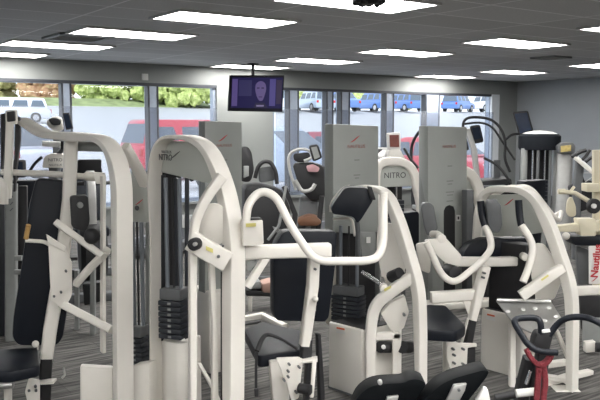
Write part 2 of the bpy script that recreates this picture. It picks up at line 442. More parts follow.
SL = .086; SB = 22.
def gz(b): return -.02 + max(0, min(b, 66.) - SB) * SL
def ground_hit(px, py):
    d = ray(px, py); t = 12.
    while t < 120:
        p = CAM + d * t
        if p.z <= gz(p.dot(BX)): return p
        t += .1
    return p
ASPH = mat('pale_asphalt', (.52, .52, .52), .9, noise=.08, nscale=2)
GRASS = mat('bank_grass', (.22, .27, .13), .9, noise=.3, nscale=1.5)
m = MB()
for b0, b1 in ((BW + .2, SB), (SB, 57)):
    m.add([R(-60, b0, gz(b0)), R(90, b0, gz(b0)), R(90, b1, gz(b1)), R(-60, b1, gz(b1))], [(0, 1, 2, 3)])
lot = setorigin0(m.build('ground_outside', ASPH)); struct(lot)
m = MB(); m.add([R(-60, 57, gz(57)), R(32, 57, gz(57)), R(32, 60, gz(57) + .7), R(-60, 60, gz(57) + .7), R(32, 75, gz(57) + .8), R(-60, 75, gz(57) + .8)], [(0, 1, 2, 3), (3, 2, 4, 5)])
struct(setorigin0(m.build('ground_bank', GRASS)))
m = MB(); m.add([R(32, 57, gz(57)), R(90, 57, gz(57)), R(90, 100, gz(66)), R(32, 100, gz(66))], [(0, 1, 2, 3)])
struct(setorigin0(m.build('ground_upper', ASPH)))

def leafmat(name, c0, c1, c2):
    mt = bpy.data.materials.new(name); mt.use_nodes = True; nt = mt.node_tree; b = nt.nodes['Principled BSDF']
    tc = nt.nodes.new('ShaderNodeTexCoord'); n = nt.nodes.new('ShaderNodeTexNoise'); n.inputs['Scale'].default_value = 3.6; n.inputs['Detail'].default_value = 6; n.inputs['Roughness'].default_value = .75
    nt.links.new(tc.outputs['Object'], n.inputs['Vector']); r = nt.nodes.new('ShaderNodeValToRGB'); e = r.color_ramp.elements
    e[0].position = .33; e[0].color = (*c0, 1); e[1].position = .68; e[1].color = (*c2, 1); k = e.new(.5); k.color = (*c1, 1)
    nt.links.new(n.outputs['Fac'], r.inputs['Fac']); nt.links.new(r.outputs['Color'], b.inputs['Base Color']); b.inputs['Roughness'].default_value = .8
    bp = nt.nodes.new('ShaderNodeBump'); bp.inputs['Strength'].default_value = 1; bp.inputs['Distance'].default_value = .2
    nt.links.new(n.outputs['Fac'], bp.inputs['Height']); nt.links.new(bp.outputs['Normal'], b.inputs['Normal']); return mt
def shrub(name, c, r, h, mt, label, cat='shrub', group='shrubs along the bank behind the lot'):
    rnd = random.Random(int(c.x * 97) + 5); m = MB()
    for i in range(26):
        a = rnd.uniform(0, 6.28); q = r * math.sqrt(rnd.random()); z = h * rnd.uniform(.15, .85)
        s = r * rnd.uniform(.3, .5); m.sphere(c + V((q * math.cos(a), q * math.sin(a), z)), s, rnd.uniform(.7, 1.1), 9, 6)
    for v in m.v: v += V((rnd.uniform(-.12, .12), rnd.uniform(-.12, .12), rnd.uniform(-.12, .12)))
    o = m.build(name, mt, None, smooth=False); return tag(o, label, cat, group)
LG = leafmat('spring_leaves', (.16, .24, .06), (.50, .60, .20), (.80, .84, .45))
LB = leafmat('brown_leaves', (.25, .12, .06), (.55, .33, .2), (.70, .62, .34))
LD = leafmat('mixed_leaves', (.16, .2, .06), (.48, .42, .2), (.68, .72, .38))
def hedge(name, pxs, mt, label, r=1.9, h=4.9, Y=64):
    rnd = random.Random(len(label)); m = MB()
    for px in pxs:
        d = ray(px, 108); p = CAM + d * (Y / d.y); p.z = gz(57) + .3
        for i in range(70):
            x, y, z = rnd.uniform(-r, r) * .8, rnd.uniform(-1.5, 1.5), h * rnd.uniform(.04, 1.0); m.sphere(p + V((x, y, z)), rnd.uniform(.3, .75), rnd.uniform(.7, 1.1), 8, 5)
    for v in m.v: v += V((rnd.uniform(-.14, .14), rnd.uniform(-.14, .14), rnd.uniform(-.14, .14)))
    return tag(m.build(name, mt, None, smooth=False), label, 'hedge')
hedge('bank_hedge', range(100, 262, 18), LG, 'long bright green hedge on the bank behind the parking lot')
hedge('brown_hedge', (44, 50), LB, 'brown leafed stretch of hedge on the bank right of the far white car')
hedge('mixed_hedge', (-60, -42, -24, -8), LD, 'mixed green and brown hedge at the left end of the bank')
def nospec(m): m.node_tree.nodes['Principled BSDF'].inputs['Specular IOR Level'].default_value = .05
def car(name, px, py, head, L, W, H, paint, label, style='suv', Y=None, cat='car'):
    p = ground_hit(px, py) if Y is None else P(px, 125, Y)
    p.z = gz(p.dot(BX))
    root = empty(name, (0, 0, 0), label, cat)
    dk = mat('car_glass', (.10, .13, .17), .08, .0, noise=.05); tyre = mat('tyre_rubber', (.03, .03, .03), .8, noise=.1); hub = mat('wheel_alloy', (.5, .5, .52), .35, .7, noise=.05)
    bl = .48 * H   # shoulder line
    if style == 'suv': prof = [(-.5, .18), (-.5, .5), (-.46, .56), (.24, .56), (.46, .50), (.5, .40), (.5, .18)]; cab = [(-.47, .55), (-.43, .97), (-.36, 1), (.08, 1), (.14, .97), (.27, .55)]
    elif style == 'pickup': prof = [(-.5, .2), (-.5, .58), (.2, .58), (.46, .54), (.5, .45), (.5, .2)]; cab = [(-.49, .57), (-.44, .97), (-.42, 1), (.06, 1), (.1, .98), (.22, .57)]
    else: prof = [(-.5, .2), (-.5, .55), (-.46, .62), (-.3, .64), (.2, .62), (.46, .54), (.5, .42), (.5, .2)]; cab = [(-.38, .62), (-.24, .95), (-.18, 1), (.02, 1), (.08, .96), (.26, .61)]
    m = MB(); m.prism([V((x * L, -W / 2, z * H)) for x, z in prof], (0, W, 0)); m.build('body', paint, root, bevel=.07)
    # cabin, narrower at the roof
    k = len(cab); vs = []
    for s in (-1, 1):
        for x, z in cab: vs.append(V((x * L, s * W * (.48 - .10 * (z - .55) / .45), z * H)))
    m = MB(); m.add(vs, [tuple(range(k)), tuple(range(k, 2 * k))] + [(i, (i + 1) % k, k + (i + 1) % k, k + i) for i in range(k)]); m.build('cabin', paint, root, bevel=.05)
    def sidewin(x0, x1, s):
        z0, z1 = (.63, .9) if style != 'pickup' else (.66, .88); q = lambda x, z: V((x * L, s * (W * (.48 - .10 * (z - .55) / .45) + .006), z * H))
        sl = .03
        m = MB().add([q(x0, z0), q(x1, z0), q(x1 - sl, z1), q(x0 + (sl if x0 < -.3 else 0), z1)], [(0, 1, 2, 3)]); m.build('side_window', dk, root, smooth=False)
    spans = ((-.43, -.25), (-.22, -.03), (.0, .19)) if style != 'sedan' else ((-.28, -.1), (-.08, .15))
    for s in (-1, 1):
        for a, b in spans: sidewin(a, b, s)
    x0, z0 = cab[0]; x1, z1 = cab[1]
    def endwin(xa, za, xb, zb, sg, nm):
        pa = lambda t, s: V(((xa + (xb - xa) * t) * L + sg * .012, s * W * (.43 - .09 * t), (za + (zb - za) * t) * H))
        MB().add([pa(.12, -1), pa(.12, 1), pa(.9, 1), pa(.9, -1)], [(0, 1, 2, 3)]).build(nm, dk, root, smooth=False)
    endwin(x0, z0, x1, z1, -1, 'rear_window'); endwin(cab[-1][0], cab[-1][1], cab[-2][0], cab[-2][1], 1, 'windscreen')
    for x in (-.31, .31):
        for s in (-1, 1):
            wh = MB(); r = .21 * H if style != 'sedan' else .225 * H
            wh.cyl((x * L, s * (W / 2 - .2), r), (x * L, s * (W / 2 + .02), r), r, seg=20); wo = wh.build('wheel', tyre, root, bevel=.02)
            MB().cyl((x * L, s * (W / 2), r), (x * L, s * (W / 2 + .03), r), r * .62, r * .55, seg=16).build('hub', hub, wo)
    for s in (-1, 1):
        MB().box((-.5 * L, s * W * .42, .47 * H), V((.03, 0, 0)), V((0, .09, 0)), V((0, 0, .1))).build('tail_light', mat('tail_light_red', (.5, .02, .02), .2, noise=.05), root, bevel=.01)
        MB().box((.485 * L, s * W * .36, .46 * H), V((.05, 0, 0)), V((0, .16, 0)), V((0, 0, .06))).build('headlight', mat('headlight_clear', (.8, .82, .85), .1, noise=.02), root, bevel=.01)
    root.location = p; root.rotation_euler = (0, 0, math.radians(head))
    return root
CW = mat('car_paint_white', (.72, .74, .8), .25, coat=.5, noise=.01); CR = mat('car_paint_red', (.62, .03, .06), .3, coat=.5, noise=.02)
CB = mat('car_paint_blue', (.10, .2, .48), .3, coat=.5, noise=.02); CS = mat('car_paint_silver', (.42, .50, .62), .3, .3, coat=.5, noise=.02)
CM = mat('car_paint_maroon', (.36, .05, .08), .3, coat=.5, noise=.02)
H0 = math.degrees(math.atan2(AX.y, AX.x))
car('white_suv', 8, 123, H0 + 172, 4.1, 1.8, 1.3, CW, 'white car parked far across the lot in front of the shrubs')
car('white_car', -24, 125, H0 + 120, 4.5, 1.85, 1.58, CW, 'white car parked nearest the left window behind the cream arm', Y=22)
car('red_pickup', 200, 125, H0, 4.6, 1.9, 1.78, CR, 'red covered pickup parked outside the left windows', 'pickup', Y=24, cat='truck')
car('silver_car', 273, 125, H0 - 72, 4.6, 1.75, 1.6, CS, 'pale blue silver car outside just right of the pillar', 'sedan', Y=19)
car('maroon_car', 338, 125, H0 - 80, 3.9, 1.65, 1.42, CM, 'dark red car outside behind the treadmill console and tall grey tower', 'sedan', Y=24.)
car('red_car', 441, 125, H0 - 80, 3.8, 1.8, 1.3, CR, 'bright red car outside between the two tall grey towers', 'sedan', Y=21)
for px, hd, pt, st, lb in ((286, 60, CW, 'suv', 'white car in the far row, first right of the pillar'), (314, 80, CS, 'suv', 'pale silver car in the far row above the dark red car'),
        (338, 85, CB, 'sedan', 'blue car in the far row half hidden by a window post'), (374, 85, CB, 'suv', 'blue car in the far row between the two middle window posts'),
        (404, 82, CB, 'suv', 'blue car in the far row right of the double post pane'), (458, 20, CB, 'suv', 'blue car in the far row at the last window pane'), (484, 80, CW, 'sedan', 'white car in the far row nearest the white window edge')):
    car('parked_car', px, 112, H0 + hd, 4.5, 1.85, 1.75, pt, lb, st)
def lamp_tree(px, Y, label):
    p = P(px, 125, Y); p.z = gz(p.dot(BX)) ; shrub('lot_bush', p, 2.2, 3.4, LG, label, 'shrub', 'shrubs beyond the far row')
lamp_tree(296, 96, 'green shrub beyond the far row by the pillar'); lamp_tree(416, 98, 'yellow green shrub beyond the far row at the double window post'); lamp_tree(354, 98, 'small green shrub beyond the far row behind the tall grey tower')

# ------------------------------------------------------------------ television and black dome on the ceiling
tvp = Plane(256, 12.2, 24)
c0 = tvp.pt(257, 93); tv = empty('television', V((c0.x, c0.y, tvp.pt(257, 112).z)), 'black television hung from the ceiling with a face on its violet screen', 'television')
pslab(tvp, 'housing', [(230.5, 75), (284.5, 75.2), (282.5, 112), (228.5, 111)], .06, mat('tv_black', (.012, .012, .016), .25, noise=.05), tv, bevel=.006)
SCR = mat('screen_navy', (.006, .006, .012), .6, noise=.05, emit=(.008, .006, .04), estr=1.)
sc_ = pslab(tvp, 'screen', [(232.3, 77.5), (282.8, 77.7), (281, 108.5), (230.8, 107.8)], .004, SCR, tv, off=.003, bevel=0)
SCR.node_tree.nodes['Principled BSDF'].inputs['Specular IOR Level'].default_value = .03
def scr(pix, col, nm, off=.005, r=0): pslab(tvp, nm, pix, .001, mat('screen_' + nm, (.012, .012, .02), .6, noise=.02, emit=col, estr=.5), sc_, off=off, bevel=0, r=r)
scr([(232.5, 79), (238, 79), (237, 106), (231.5, 106)], (.13, .09, .30), 'violet_panel')
scr([(239, 80), (252, 80), (251.5, 96), (238.5, 96)], (.035, .03, .12), 'dim_panel')
scr([(270, 79), (276, 79), (275, 106), (269, 106)], (.10, .08, .30), 'violet_curtain')
scr([(276.5, 80), (282, 80), (281, 104), (276, 104)], (.04, .025, .06), 'dark_curtain')
scr([(256, 83), (261, 80.5), (265.5, 83), (266.5, 89), (264.5, 96), (262.5, 101), (259, 101), (256.5, 96), (255, 89)], (.16, .115, .30), 'face', .006, .06)
scr([(253, 108), (256, 102.5), (264, 102.5), (268, 108)], (.02, .015, .05), 'shoulders', .0065)
scr([(256, 105), (264, 105), (263.5, 106.6), (256.5, 106.6)], (.3, .25, .45), 'collar', .007)
scr([(257, 87.5), (259.5, 87.5), (259.5, 88.6), (257, 88.6)], (.02, .015, .06), 'eye', .007); scr([(261.5, 87.5), (264, 87.5), (264, 88.6), (261.5, 88.6)], (.02, .015, .06), 'eye', .007)
scr([(258.5, 96.5), (262.5, 96.5), (262, 97.4), (259, 97.4)], (.06, .03, .12), 'mouth', .007)
for m_ in [x for n, x in MATS.items() if n.startswith('screen_') or n == 'tv_black']: nospec(m_)
q = tvp.pt(253, 76, -.04); MB().cyl(q, V((q.x, q.y, CEIL)), .025).cyl(V((q.x, q.y, CEIL - .02)), V((q.x, q.y, CEIL)), .09).build('ceiling_mount', RUBBER, tv)
p = on_z(368, 1.5, CEIL - .12)
dome = MB(); rnd = random.Random(3)
dome.lathe(V((p.x, p.y, CEIL)), [(0, 0), (.06, -.002), (.10, -.04), (.12, -.09), (.10, -.125), (.05, -.14), (0, -.14)], 20)
for i in range(40):
    a = i * 2.4; r = .04 + .07 * rnd.random(); dome.sphere(V((p.x + r * math.cos(a), p.y + r * math.sin(a), CEIL - .13 + .02 * rnd.random())), .022, 1., 7, 5)
tag(dome.build('hanging_ornament', RUBBER), 'black lumpy ornament hanging from the ceiling at the top edge', 'ornament')
# pier poster-free sprinkler
p = on_z(145, 77, WT + .12); d = ray(145, 77); t = (BW - .02) / d.dot(BX); p = CAM + d * t
tag(MB().box(p, AX * .05, BX * .015, UP * .05).build('wall_sensor', WHITEP, bevel=.006), 'small white sensor box on the wall above the left windows', 'sensor')
# ------------------------------------------------------------------ strength machines
GRP = 'cream strength machines'
def stack(parent, x0, x1, y0, y1, depth, a, n=11, frac=.62, rods=True):
    """weight stack: plates between y1 - frac of the height and y1, two chrome guide rods above them, a selector stem"""
    pl = Plane((x0 + x1) / 2, depth, a); yt = y1 - (y1 - y0) * frac
    wm = (pl.pt(x1, y1) - pl.pt(x0, y1)).length; zt = pl.pt((x0 + x1) / 2, yt).z; zb = pl.pt((x0 + x1) / 2, y1).z; c = pl.pt((x0 + x1) / 2, y1); c = V((c.x, c.y, 0)); h = (zt - zb) / n
    for k in range(n):
        o = MB().box(c + UP * (zb + h * (k + .5)), pl.u * wm / 2, pl.n * .055, UP * (h / 2 - .0022)).build('weight_plate', PLATE, parent, bevel=.003)
        MB().box(c + UP * (zb + h * (k + .5)) + pl.n * .056, pl.u * .009, pl.n * .001, UP * min(.006, h * .3)).build('plate_label', GREYM, o, smooth=False)
    if rods:
        zz = pl.pt((x0 + x1) / 2, y0).z
        for s in (-.3, .3): MB().cyl(c + pl.u * wm * s + UP * zb, c + pl.u * wm * s + UP * zz, .011, seg=10).build('guide_rod', ROD, parent)
        MB().cyl(c + UP * zb, c + UP * zz, .006, seg=8).build('cable', RUBBER, parent)
        MB().box(c + UP * (zt + .03), pl.u * wm * .46, pl.n * .05, UP * .028).build('top_plate', GREYD, parent, bevel=.006)
def swoosh(parent, px, py, depth, a, w, m):
    pl = Plane(px, depth, a); pts = []
    for i in range(9):
        t = i / 8; pts.append((px - w / 2 + w * t, py + w * .25 * math.cos(t * 2.6) - w * .25 * t))
    path = pl.pts(pts, .004); b = MB(); r = w / F * depth * .07
    return MB().sweep(path, rrect(r * 2, .002, .0005, 1), pl.n, scale=[(.15 + .85 * math.sin(math.pi * min(1, (i + .3) / 8.6)), 1) for i in range(9)]).build('logo_swoosh', m, parent)
def bolts(parent, pts, depth, a, r=1.6):
    for x, y in pts: disc('bolt', x, y, depth, r, .03, a, GREYD, parent, bevel=.001, seg=8)

# ===== machine A: seated press at the left edge
m1 = empty('chest_press_machine', base(100, 3.85), 'cream press machine at the left edge with tall rounded arch and dark upright back pad', 'exercise machine', GRP)
a = -50
o = bar('arch_frame', [(20, 119, 4.45), (45, 134.5, 4.28), (78, 137, 4.08), (108, 138, 3.9), (121.5, 172, 3.78), (122.5, 290, 3.78), (124.2, 470, 3.78)], [8, 9.5, 10, 11, 23, 22, 20], .09, CREAM, m1, a, r=[0, .07, .05, .16, .12, .1, 0])
bar('foot', [(124.2, 478, 3.6), (124.2, 478, 4.2)], 10, .2, CREAM, m1, a=0)
slab('gusset_plate', [(66, 141), (104, 142), (108, 150), (104, 152), (68, 151)], 4.1, a, .02, GREYM, m1, ref=88)
rod('handle_bar', [(2, 172, 4.35), (50, 174, 4.28), (92, 177, 4.2)], 6.3, CREAM, m1)
disc('pivot', 93, 176.5, 4.19, 4.6, .1, 60, CREAM, m1); slab('pivot_bracket', [(92, 172), (105, 173), (105, 184), (96, 184)], 4.1, 10, .03, CREAM, m1)
bar('press_lever', [(10, 122, 4.3), (9, 160, 4.3), (7, 198, 4.3)], [8.5, 9, 9.5], .05, CREAM, m1, a=10)
slab('lever_cap', [(6.5, 112), (14.5, 111), (15, 121), (7, 122)], 4.27, 10, .06, RUBBER, m1); slab('cap_rim', [(5, 110.5), (16, 109.5), (16.5, 124), (5.5, 125)], 4.29, 10, .05, CREAM, m1)
slab('pivot_housing', [(0, 114), (6, 113), (6, 142), (0, 170)], 4.36, 10, .08, RUBBER, m1, ref=8); slab('pivot_guard', [(15, 116), (20, 117), (20, 140), (16, 170), (15, 192), (13, 192)], 4.37, 10, .05, RUBBER, m1, ref=8)
rod('lever_grip', [(-2, 180, 4.25), (4, 186, 4.25), (4, 204, 4.25)], 8.5, CREAM, m1, r=.03)
# back pad, post and side plate
slab('back_pad', [(36, 178), (74, 182), (71, 225), (69, 300), (63, 338), (57, 346), (18, 346), (12, 338), (13, 318), (22, 262), (29, 205)], 4.15, 15, .09, BLACK, m1, bevel=.018, r=.03)
bar('post', [(71, 140, 4.17), (69, 200, 4.15), (62, 262, 4.12), (50, 330, 4.1), (46, 362, 4.1)], [17, 17, 17, 17, 16], .07, CREAM, m1, a=20)
bar('post_sleeve', [(51.5, 318, 4.12), (47, 362, 4.12)], 15, .05, GREYM, m1, a=20)
slab('side_plate', [(48, 235), (65, 248), (72, 262), (72, 295), (68, 303), (60, 306), (51, 300)], 4.03, 20, .016, CREAM, m1, r=.015)
bolts(m1, [(66, 271), (61, 292), (54, 296)], 4.01, 20, 1.3)
bar('lower_sleeve', [(46.5, 358, 4.09), (45, 382, 4.09)], 15, .06, RUBBER, m1, a=20); bar('lower_post', [(46, 383, 4.12), (44, 420, 4.12), (44, 452, 4.12)], 14, .06, RUBBER, m1, a=20)
bar('yoke', [(38, 382, 4.04), (55, 381, 4.04)], 2.4, .06, CREAM, m1, a=10)
slab('seat_bracket', [(29, 378), (40, 380), (40, 425), (33, 425), (25, 392)], 4.0, 20, .012, CREAM, m1, r=.01); bolts(m1, [(35.5, 386), (36, 390), (29, 390)], 3.985, 20, 1.5)
bar('adjuster', [(36.5, 362, 4.02), (38, 344, 4.02)], 2, .01, CREAM, m1); knob('adjuster_knob', 35.5, 344, 4.0, 3.6, CREAM, m1)
# seat: lies flat
def flatpad(name, quad, z, th, m_, parent, bevel=.015, r=.03):
    poly = [on_z(x, y, z) for x, y in quad]; poly = fillet(poly, r, 4, True)
    return MB().prism(poly, (0, 0, -th)).build(name, m_, parent, bevel=bevel)
flatpad('seat_pad', [(-22, 350), (38, 347), (40, 366), (10, 372), (-22, 372)], .43, .055, BLACK, m1)
rod('seat_tube', [(-6, 386, 4.1), (13, 385, 4.1)], 7, STEEL, m1); rod('seat_stem', [(8, 374, 4.15), (8, 450, 4.15)], 8, CREAM, m1)
bar('linkage', [(57, 223, 4.02), (104, 257, 3.88)], 9.5, .05, CREAM, m1, a=30); bar('linkage', [(76, 284, 4.0), (90, 268, 3.95), (108, 250, 3.9)], 9.5, .04, CREAM, m1, a=30)
bar('linkage', [(62, 304, 4.05), (112, 330, 3.9)], 9.5, .05, CREAM, m1, a=30); bar('brace', [(103, 176, 4.0), (103, 250, 3.98), (103, 352, 3.98)], 8, .05, CREAM, m1, a=30)
rod('release_lever', [(25.5, 240.5, 4.0), (44, 241.5, 4.02), (52, 246, 4.02)], 4, CREAM, m1, r=.02); rod('release_grip', [(26, 238.5, 4.0), (28.5, 225, 3.98)], 5, TAN, m1)
slab('release_plate', [(46, 234), (66, 247), (66, 253), (48, 243)], 4.0, 20, .02, CREAM, m1)
knob('black_knob', 92, 236, 3.9, 8.4, RUBBER, m1); slab('cam_guard', [(70, 196), (88, 195), (90, 222), (86, 232), (72, 228)], 4.05, 20, .05, RUBBER, m1, r=.02); disc('cam_bolt', 80, 205, 4.02, 3, .04, 20, GREYM, m1)
# weight tower behind the column
slab('shell', [(80, 366), (113, 368), (113, 478), (80, 478)], 3.9, 10, .05, CREAM, m1, bevel=.01); slab('shell', [(131, 366), (149.5, 363), (149.5, 474), (131, 474)], 3.9, -20, .08, CREAM, m1, bevel=.01)
o = slab('logo_plate', [(131, 150), (134, 156), (146, 185), (153, 199), (153, 222), (131, 222)], 4.12, -20, .03, LOGOP, m1, r=.01)
swoosh(o, 139, 203, 4.10, -20, 8, RED); disc('logo_dot', 137, 208, 4.09, 2.6, .004, -20, INK, o)
bar('rear_leg', [(125, 146, 3.98), (140, 173, 4.08), (150, 196, 4.2)], [12, 13, 13], .05, CREAM, m1, a=-20, r=.06)
bar('stack_post', [(149.5, 222, 4.16), (149.5, 366, 4.16)], 7, .05, GREYM, m1, a=-20)
stack(m1, 132.5, 147, 222, 364, 4.05, -20, n=6, frac=.2)
bar('hook', [(62, 378, 4.2), (65, 375, 4.2), (64, 368, 4.2)], 2.5, .01, WHITEP, m1, r=.01)

# ===== machine B: press with the arch and NITRO plate
m2 = empty('seated_press_machine', base(215, 3.5), 'cream press machine in the middle front with NITRO plate, bent handle bar and strapped seat', 'exercise machine', GRP)
a = -50
bar('arch_frame', [(156.5, 480, 4.0), (157, 230, 4.0), (153.5, 172, 3.98), (162, 136.5, 3.92), (205, 137.5, 3.64), (226, 186, 3.5), (234, 240, 3.45), (233.5, 300, 3.44), (233, 508, 3.43)], [9, 9.5, 10, 8, 13, 21, 24, 25, 22], .08, CREAM, m2, a, r=[0, .1, .1, .13, .2, .12, .1, .1, 0])
o = slab('logo_plate', [(159, 150), (163, 141), (200, 141.5), (206, 150), (215, 183), (210, 184), (160, 172)], 3.8, a, .03, LOGOP, m2, r=.015, ref=186)
ptext('NITRO', 'logo_text', 167.5, 157.5, 3.86, a, 16, INK, o, off=.012, bold=.02); ptext('NAUTILUS', 'logo_brand', 168.5, 152, 3.86, a, 12, INK, o, off=.012); swoosh(o, 175, 156, 3.81, a, 10, INK)
stack(m2, 164, 186, 178, 337, 3.85, -20, n=7, frac=.24)
for x in (163.5, 187): bar('stack_post', [(x, 175, 3.92), (x, 340, 3.92)], 3.5, .04, PLATE, m2, a=-20)
bar('stack_post', [(176, 178, 3.9), (176, 318, 3.9)], 4, .03, PLATE, m2, a=-20); slab('stack_back', [(162, 172), (180, 176), (180, 340), (162, 340)], 4.02, -20, .01, RUBBER, m2, bevel=0)
o = MB(); pl = Plane(176, 3.9, -20)
o.sweep([pl.pt(162, 342), pl.pt(168, 339.5, .05), pl.pt(176, 339.5, .065), pl.pt(184, 340, .05), pl.pt(190, 341)], [(0, 0), (0, .001)], None)
front = [pl.pt(161.5, 341), pl.pt(166, 341, .05), pl.pt(176, 341, .07), pl.pt(185, 341, .05), pl.pt(190.5, 341)]
zt = pl.pt(176, 339).z; poly = [V((p.x, p.y, 0.0)) for p in front] + [V((front[-1].x, front[-1].y, 0)) - pl.n * .12, V((front[0].x, front[0].y, 0)) - pl.n * .12]
MB().prism(poly, (0, 0, zt)).build('shell', CREAM, m2, bevel=.01)
bar('lift_arm', [(222, 176, 3.42), (205, 199, 3.4), (193, 226, 3.4), (192.5, 280, 3.4), (193, 515, 3.4)], [13, 12.5, 11.5, 11.5, 10.5], .05, CREAM, m2, a=20, r=[0, .1, .1, .1, 0])
disc('cam', 214, 224, 3.47, 21, .03, -10, CREAM, m2)
bar('cam_arm', [(190, 240, 3.36), (228, 262, 3.36)], 21, .035, CREAM, m2, a=0)
o = disc('pivot_cap', 195, 244, 3.33, 6.4, .05, -15, RUBBER, m2, bevel=.008); disc('cap_bolt', 195.5, 244, 3.30, 2, .03, -15, STEEL, o)
slab('sticker', [(206, 246), (213, 249), (213, 253), (206, 250)], 3.338, 0, .002, YELLOW, m2, bevel=0); disc('bolt', 218.5, 256.5, 3.338, 1.7, .012, 0, GREYD, m2, bevel=.001, seg=8); disc('bolt', 223, 246, 3.338, 1.2, .012, 0, GREYD, m2, bevel=.001, seg=8)
bar('strut', [(211, 262, 3.5), (214.5, 330, 3.5), (215, 505, 3.5)], [9, 8, 11], .04, CREAM, m2, a=20); bar('base_rail', [(199, 363, 3.75), (213, 388, 3.7), (232, 430, 3.6), (240, 470, 3.55)], 6.5, .05, CREAM, m2, a=20)
bar('cable_cover', [(222, 272, 3.6), (222, 400, 3.6), (222, 470, 3.6)], 3.5, .02, RUBBER, m2, a=20)
slab('pivot_box', [(243, 221), (263, 220), (264, 244), (250, 246), (243, 246)], 3.42, 15, .08, CREAM, m2, bevel=.006); slab('box_sticker', [(246, 223.5), (256, 223), (256, 226.5), (246, 227)], 3.412, 15, .002, YELLOW, m2, bevel=0)
slab('box_lid', [(247, 218.5), (262, 218), (262.5, 221), (247, 221.5)], 3.43, 15, .05, RUBBER, m2)
bar('seat_beam', [(246, 252, 3.5), (265, 251.5, 3.5), (329.5, 250, 3.56)], [15, 13, 14], .08, CREAM, m2, a=15); bar('brace', [(268, 254, 3.5), (247, 287, 3.46)], 9.5, .05, CREAM, m2, a=15)
slab('brace_gusset', [(247, 258), (258, 262), (250, 272), (247, 270)], 3.48, 15, .01, GREYM, m2)
rod('handle_bar', [(246, 221, 3.3), (248, 203, 3.3), (261, 190, 3.32), (276, 196, 3.3), (292, 228, 3.25), (311, 256, 3.25), (322, 261.3, 3.25), (366, 261, 3.45), (378, 258, 3.52), (383.5, 244, 3.56), (383.5, 205, 3.6), (384, 192, 3.6)], [8.5] * 12, CREAM, m2, r=.045)
# seat
slab('back_pad', [(284, 231), (337, 231), (336, 262), (329, 318), (325, 322), (277, 321), (274, 314), (274, 258), (276, 244)], 3.78, 15, .09, BLACK, m2, bevel=.018, r=.025)
bar('post', [(314, 246, 3.6), (312.5, 285, 3.6), (304.5, 345, 3.6)], [14, 14, 13], .06, CREAM, m2, a=15); o = knob('adjuster_knob', 315, 299, 3.56, 3.4, CREAM, m2); disc('bolt', 315, 269, 3.565, 1.4, .02, 15, GREYD, m2, bevel=.001, seg=8)
slab('adjuster_plate', [(311, 298), (317, 296), (316, 312), (309, 312)], 3.58, 15, .02, CREAM, m2)
bar('lower_sleeve', [(306.5, 339, 3.6), (305.5, 360, 3.6)], 13.5, .055, RUBBER, m2, a=15); bar('rear_pillar', [(318, 334, 3.66), (321, 390, 3.66), (321, 476, 3.66)], [6, 8, 8], .05, RUBBER, m2, a=15)
bar('yoke', [(301, 360.5, 3.56), (317.5, 359, 3.56)], 2.6, .06, CREAM, m2, a=10)
slab('seat_bracket', [(276, 358), (300, 357), (303, 362), (299, 398), (292, 402), (287, 384)], 3.53, 15, .012, CREAM, m2, r=.01); bolts(m2, [(289, 364), (299, 367), (288, 371), (288, 376.5), (296, 392), (284, 380)], 3.515, 15, 1.3)
slab('seat_bracket', [(313, 360), (317, 360), (314, 398), (310, 398)], 3.5, 15, .012, CREAM, m2); bar('shock', [(308, 362, 3.56), (306, 400, 3.56), (306, 486, 3.56)], 7.5, .05, RUBBER, m2, a=15)
disc('roller', 305, 389, 3.5, 5.5, .06, 60, RUBBER, m2)
flatpad('seat_pad', [(244, 329), (262, 321), (304, 331), (300, 351), (258, 356)], .505, .06, BLACK, m2)
slab('seat_stem', [(270, 362), (290, 360), (289, 490), (282, 490)], 3.62, 15, .05, CREAM, m2)
sb = tag(rod('seat_belt', [(257, 351, 3.43), (262, 338, 3.48), (267.5, 333.5, 3.52), (282, 339, 3.52), (297, 349, 3.46)], [5, 5, 4, 2.6, 2.6], RUBBER, None, r=.04), 'black webbing belt looped over the seat in the middle front', 'strap')
MB().sweep([P(257, 352, 3.40), P(256, 365, 3.40), P(256, 388, 3.40)], rrect(.012, .003, .001, 1), V((0, -1, 0))).build('tail', RUBBER, sb); slab('buckle', [(254, 389), (258.5, 389), (258.5, 397), (254.5, 397)], 3.41, 0, .015, RUBBER, sb, bevel=.003)
# ===== machine C: press with the tall grey tower, centre
m3 = empty('tall_tower_machine', base(350, 4.8), 'cream press machine in the centre under a tall grey tower, with black roll pad', 'exercise machine', GRP)
def tower(parent, strip, panel, depth, dot_rows, lx, ly, lw, lowtext):
    if strip: slab('tower_edge', strip, depth - .03, -52, .03, GREYM if parent is None else STRIP, parent)
    o = slab('tower_panel', panel, depth, 35, .09, GREY, parent, bevel=.004)
    pl_ref = sum(p[0] for p in panel) / len(panel)
    pl = Plane(pl_ref, depth, 35)
    def dep(x, y): return pl.pt(x, y).y
    swoosh(o, lx - 1, ly - 2, dep(lx, ly), 35, 9, RED)
    ptext('NAUTILUS', 'logo_text', lx, ly + 4.5, dep(lx, ly), 35, lw, mat('faded_red_print', (.30, .12, .11), .5, noise=.05), o)
    for y, wd in dot_rows:
        c = pl.pt(lx + 1, y, .0012); MB().box(c, pl.u * wd / 2 / F * depth, pl.n * .0008, UP * .003).build('printed_line', mat('grey_print', (.17, .18, .17), .5, noise=.05), o, smooth=False)
    return o, pl
STRIP = mat('tower_edge_paint', (.47, .45, .40), .45, noise=.05)
tp, tpl = tower(m3, [(324.5, 125.5), (333, 124.5), (333, 326), (325.5, 324)], [(333.2, 124), (378.5, 126), (378.5, 236), (333.2, 232)], 4.9, [(160, 6), (175, 8), (178, 5), (205, 12)], 356, 142, 18, None)
zt = .415
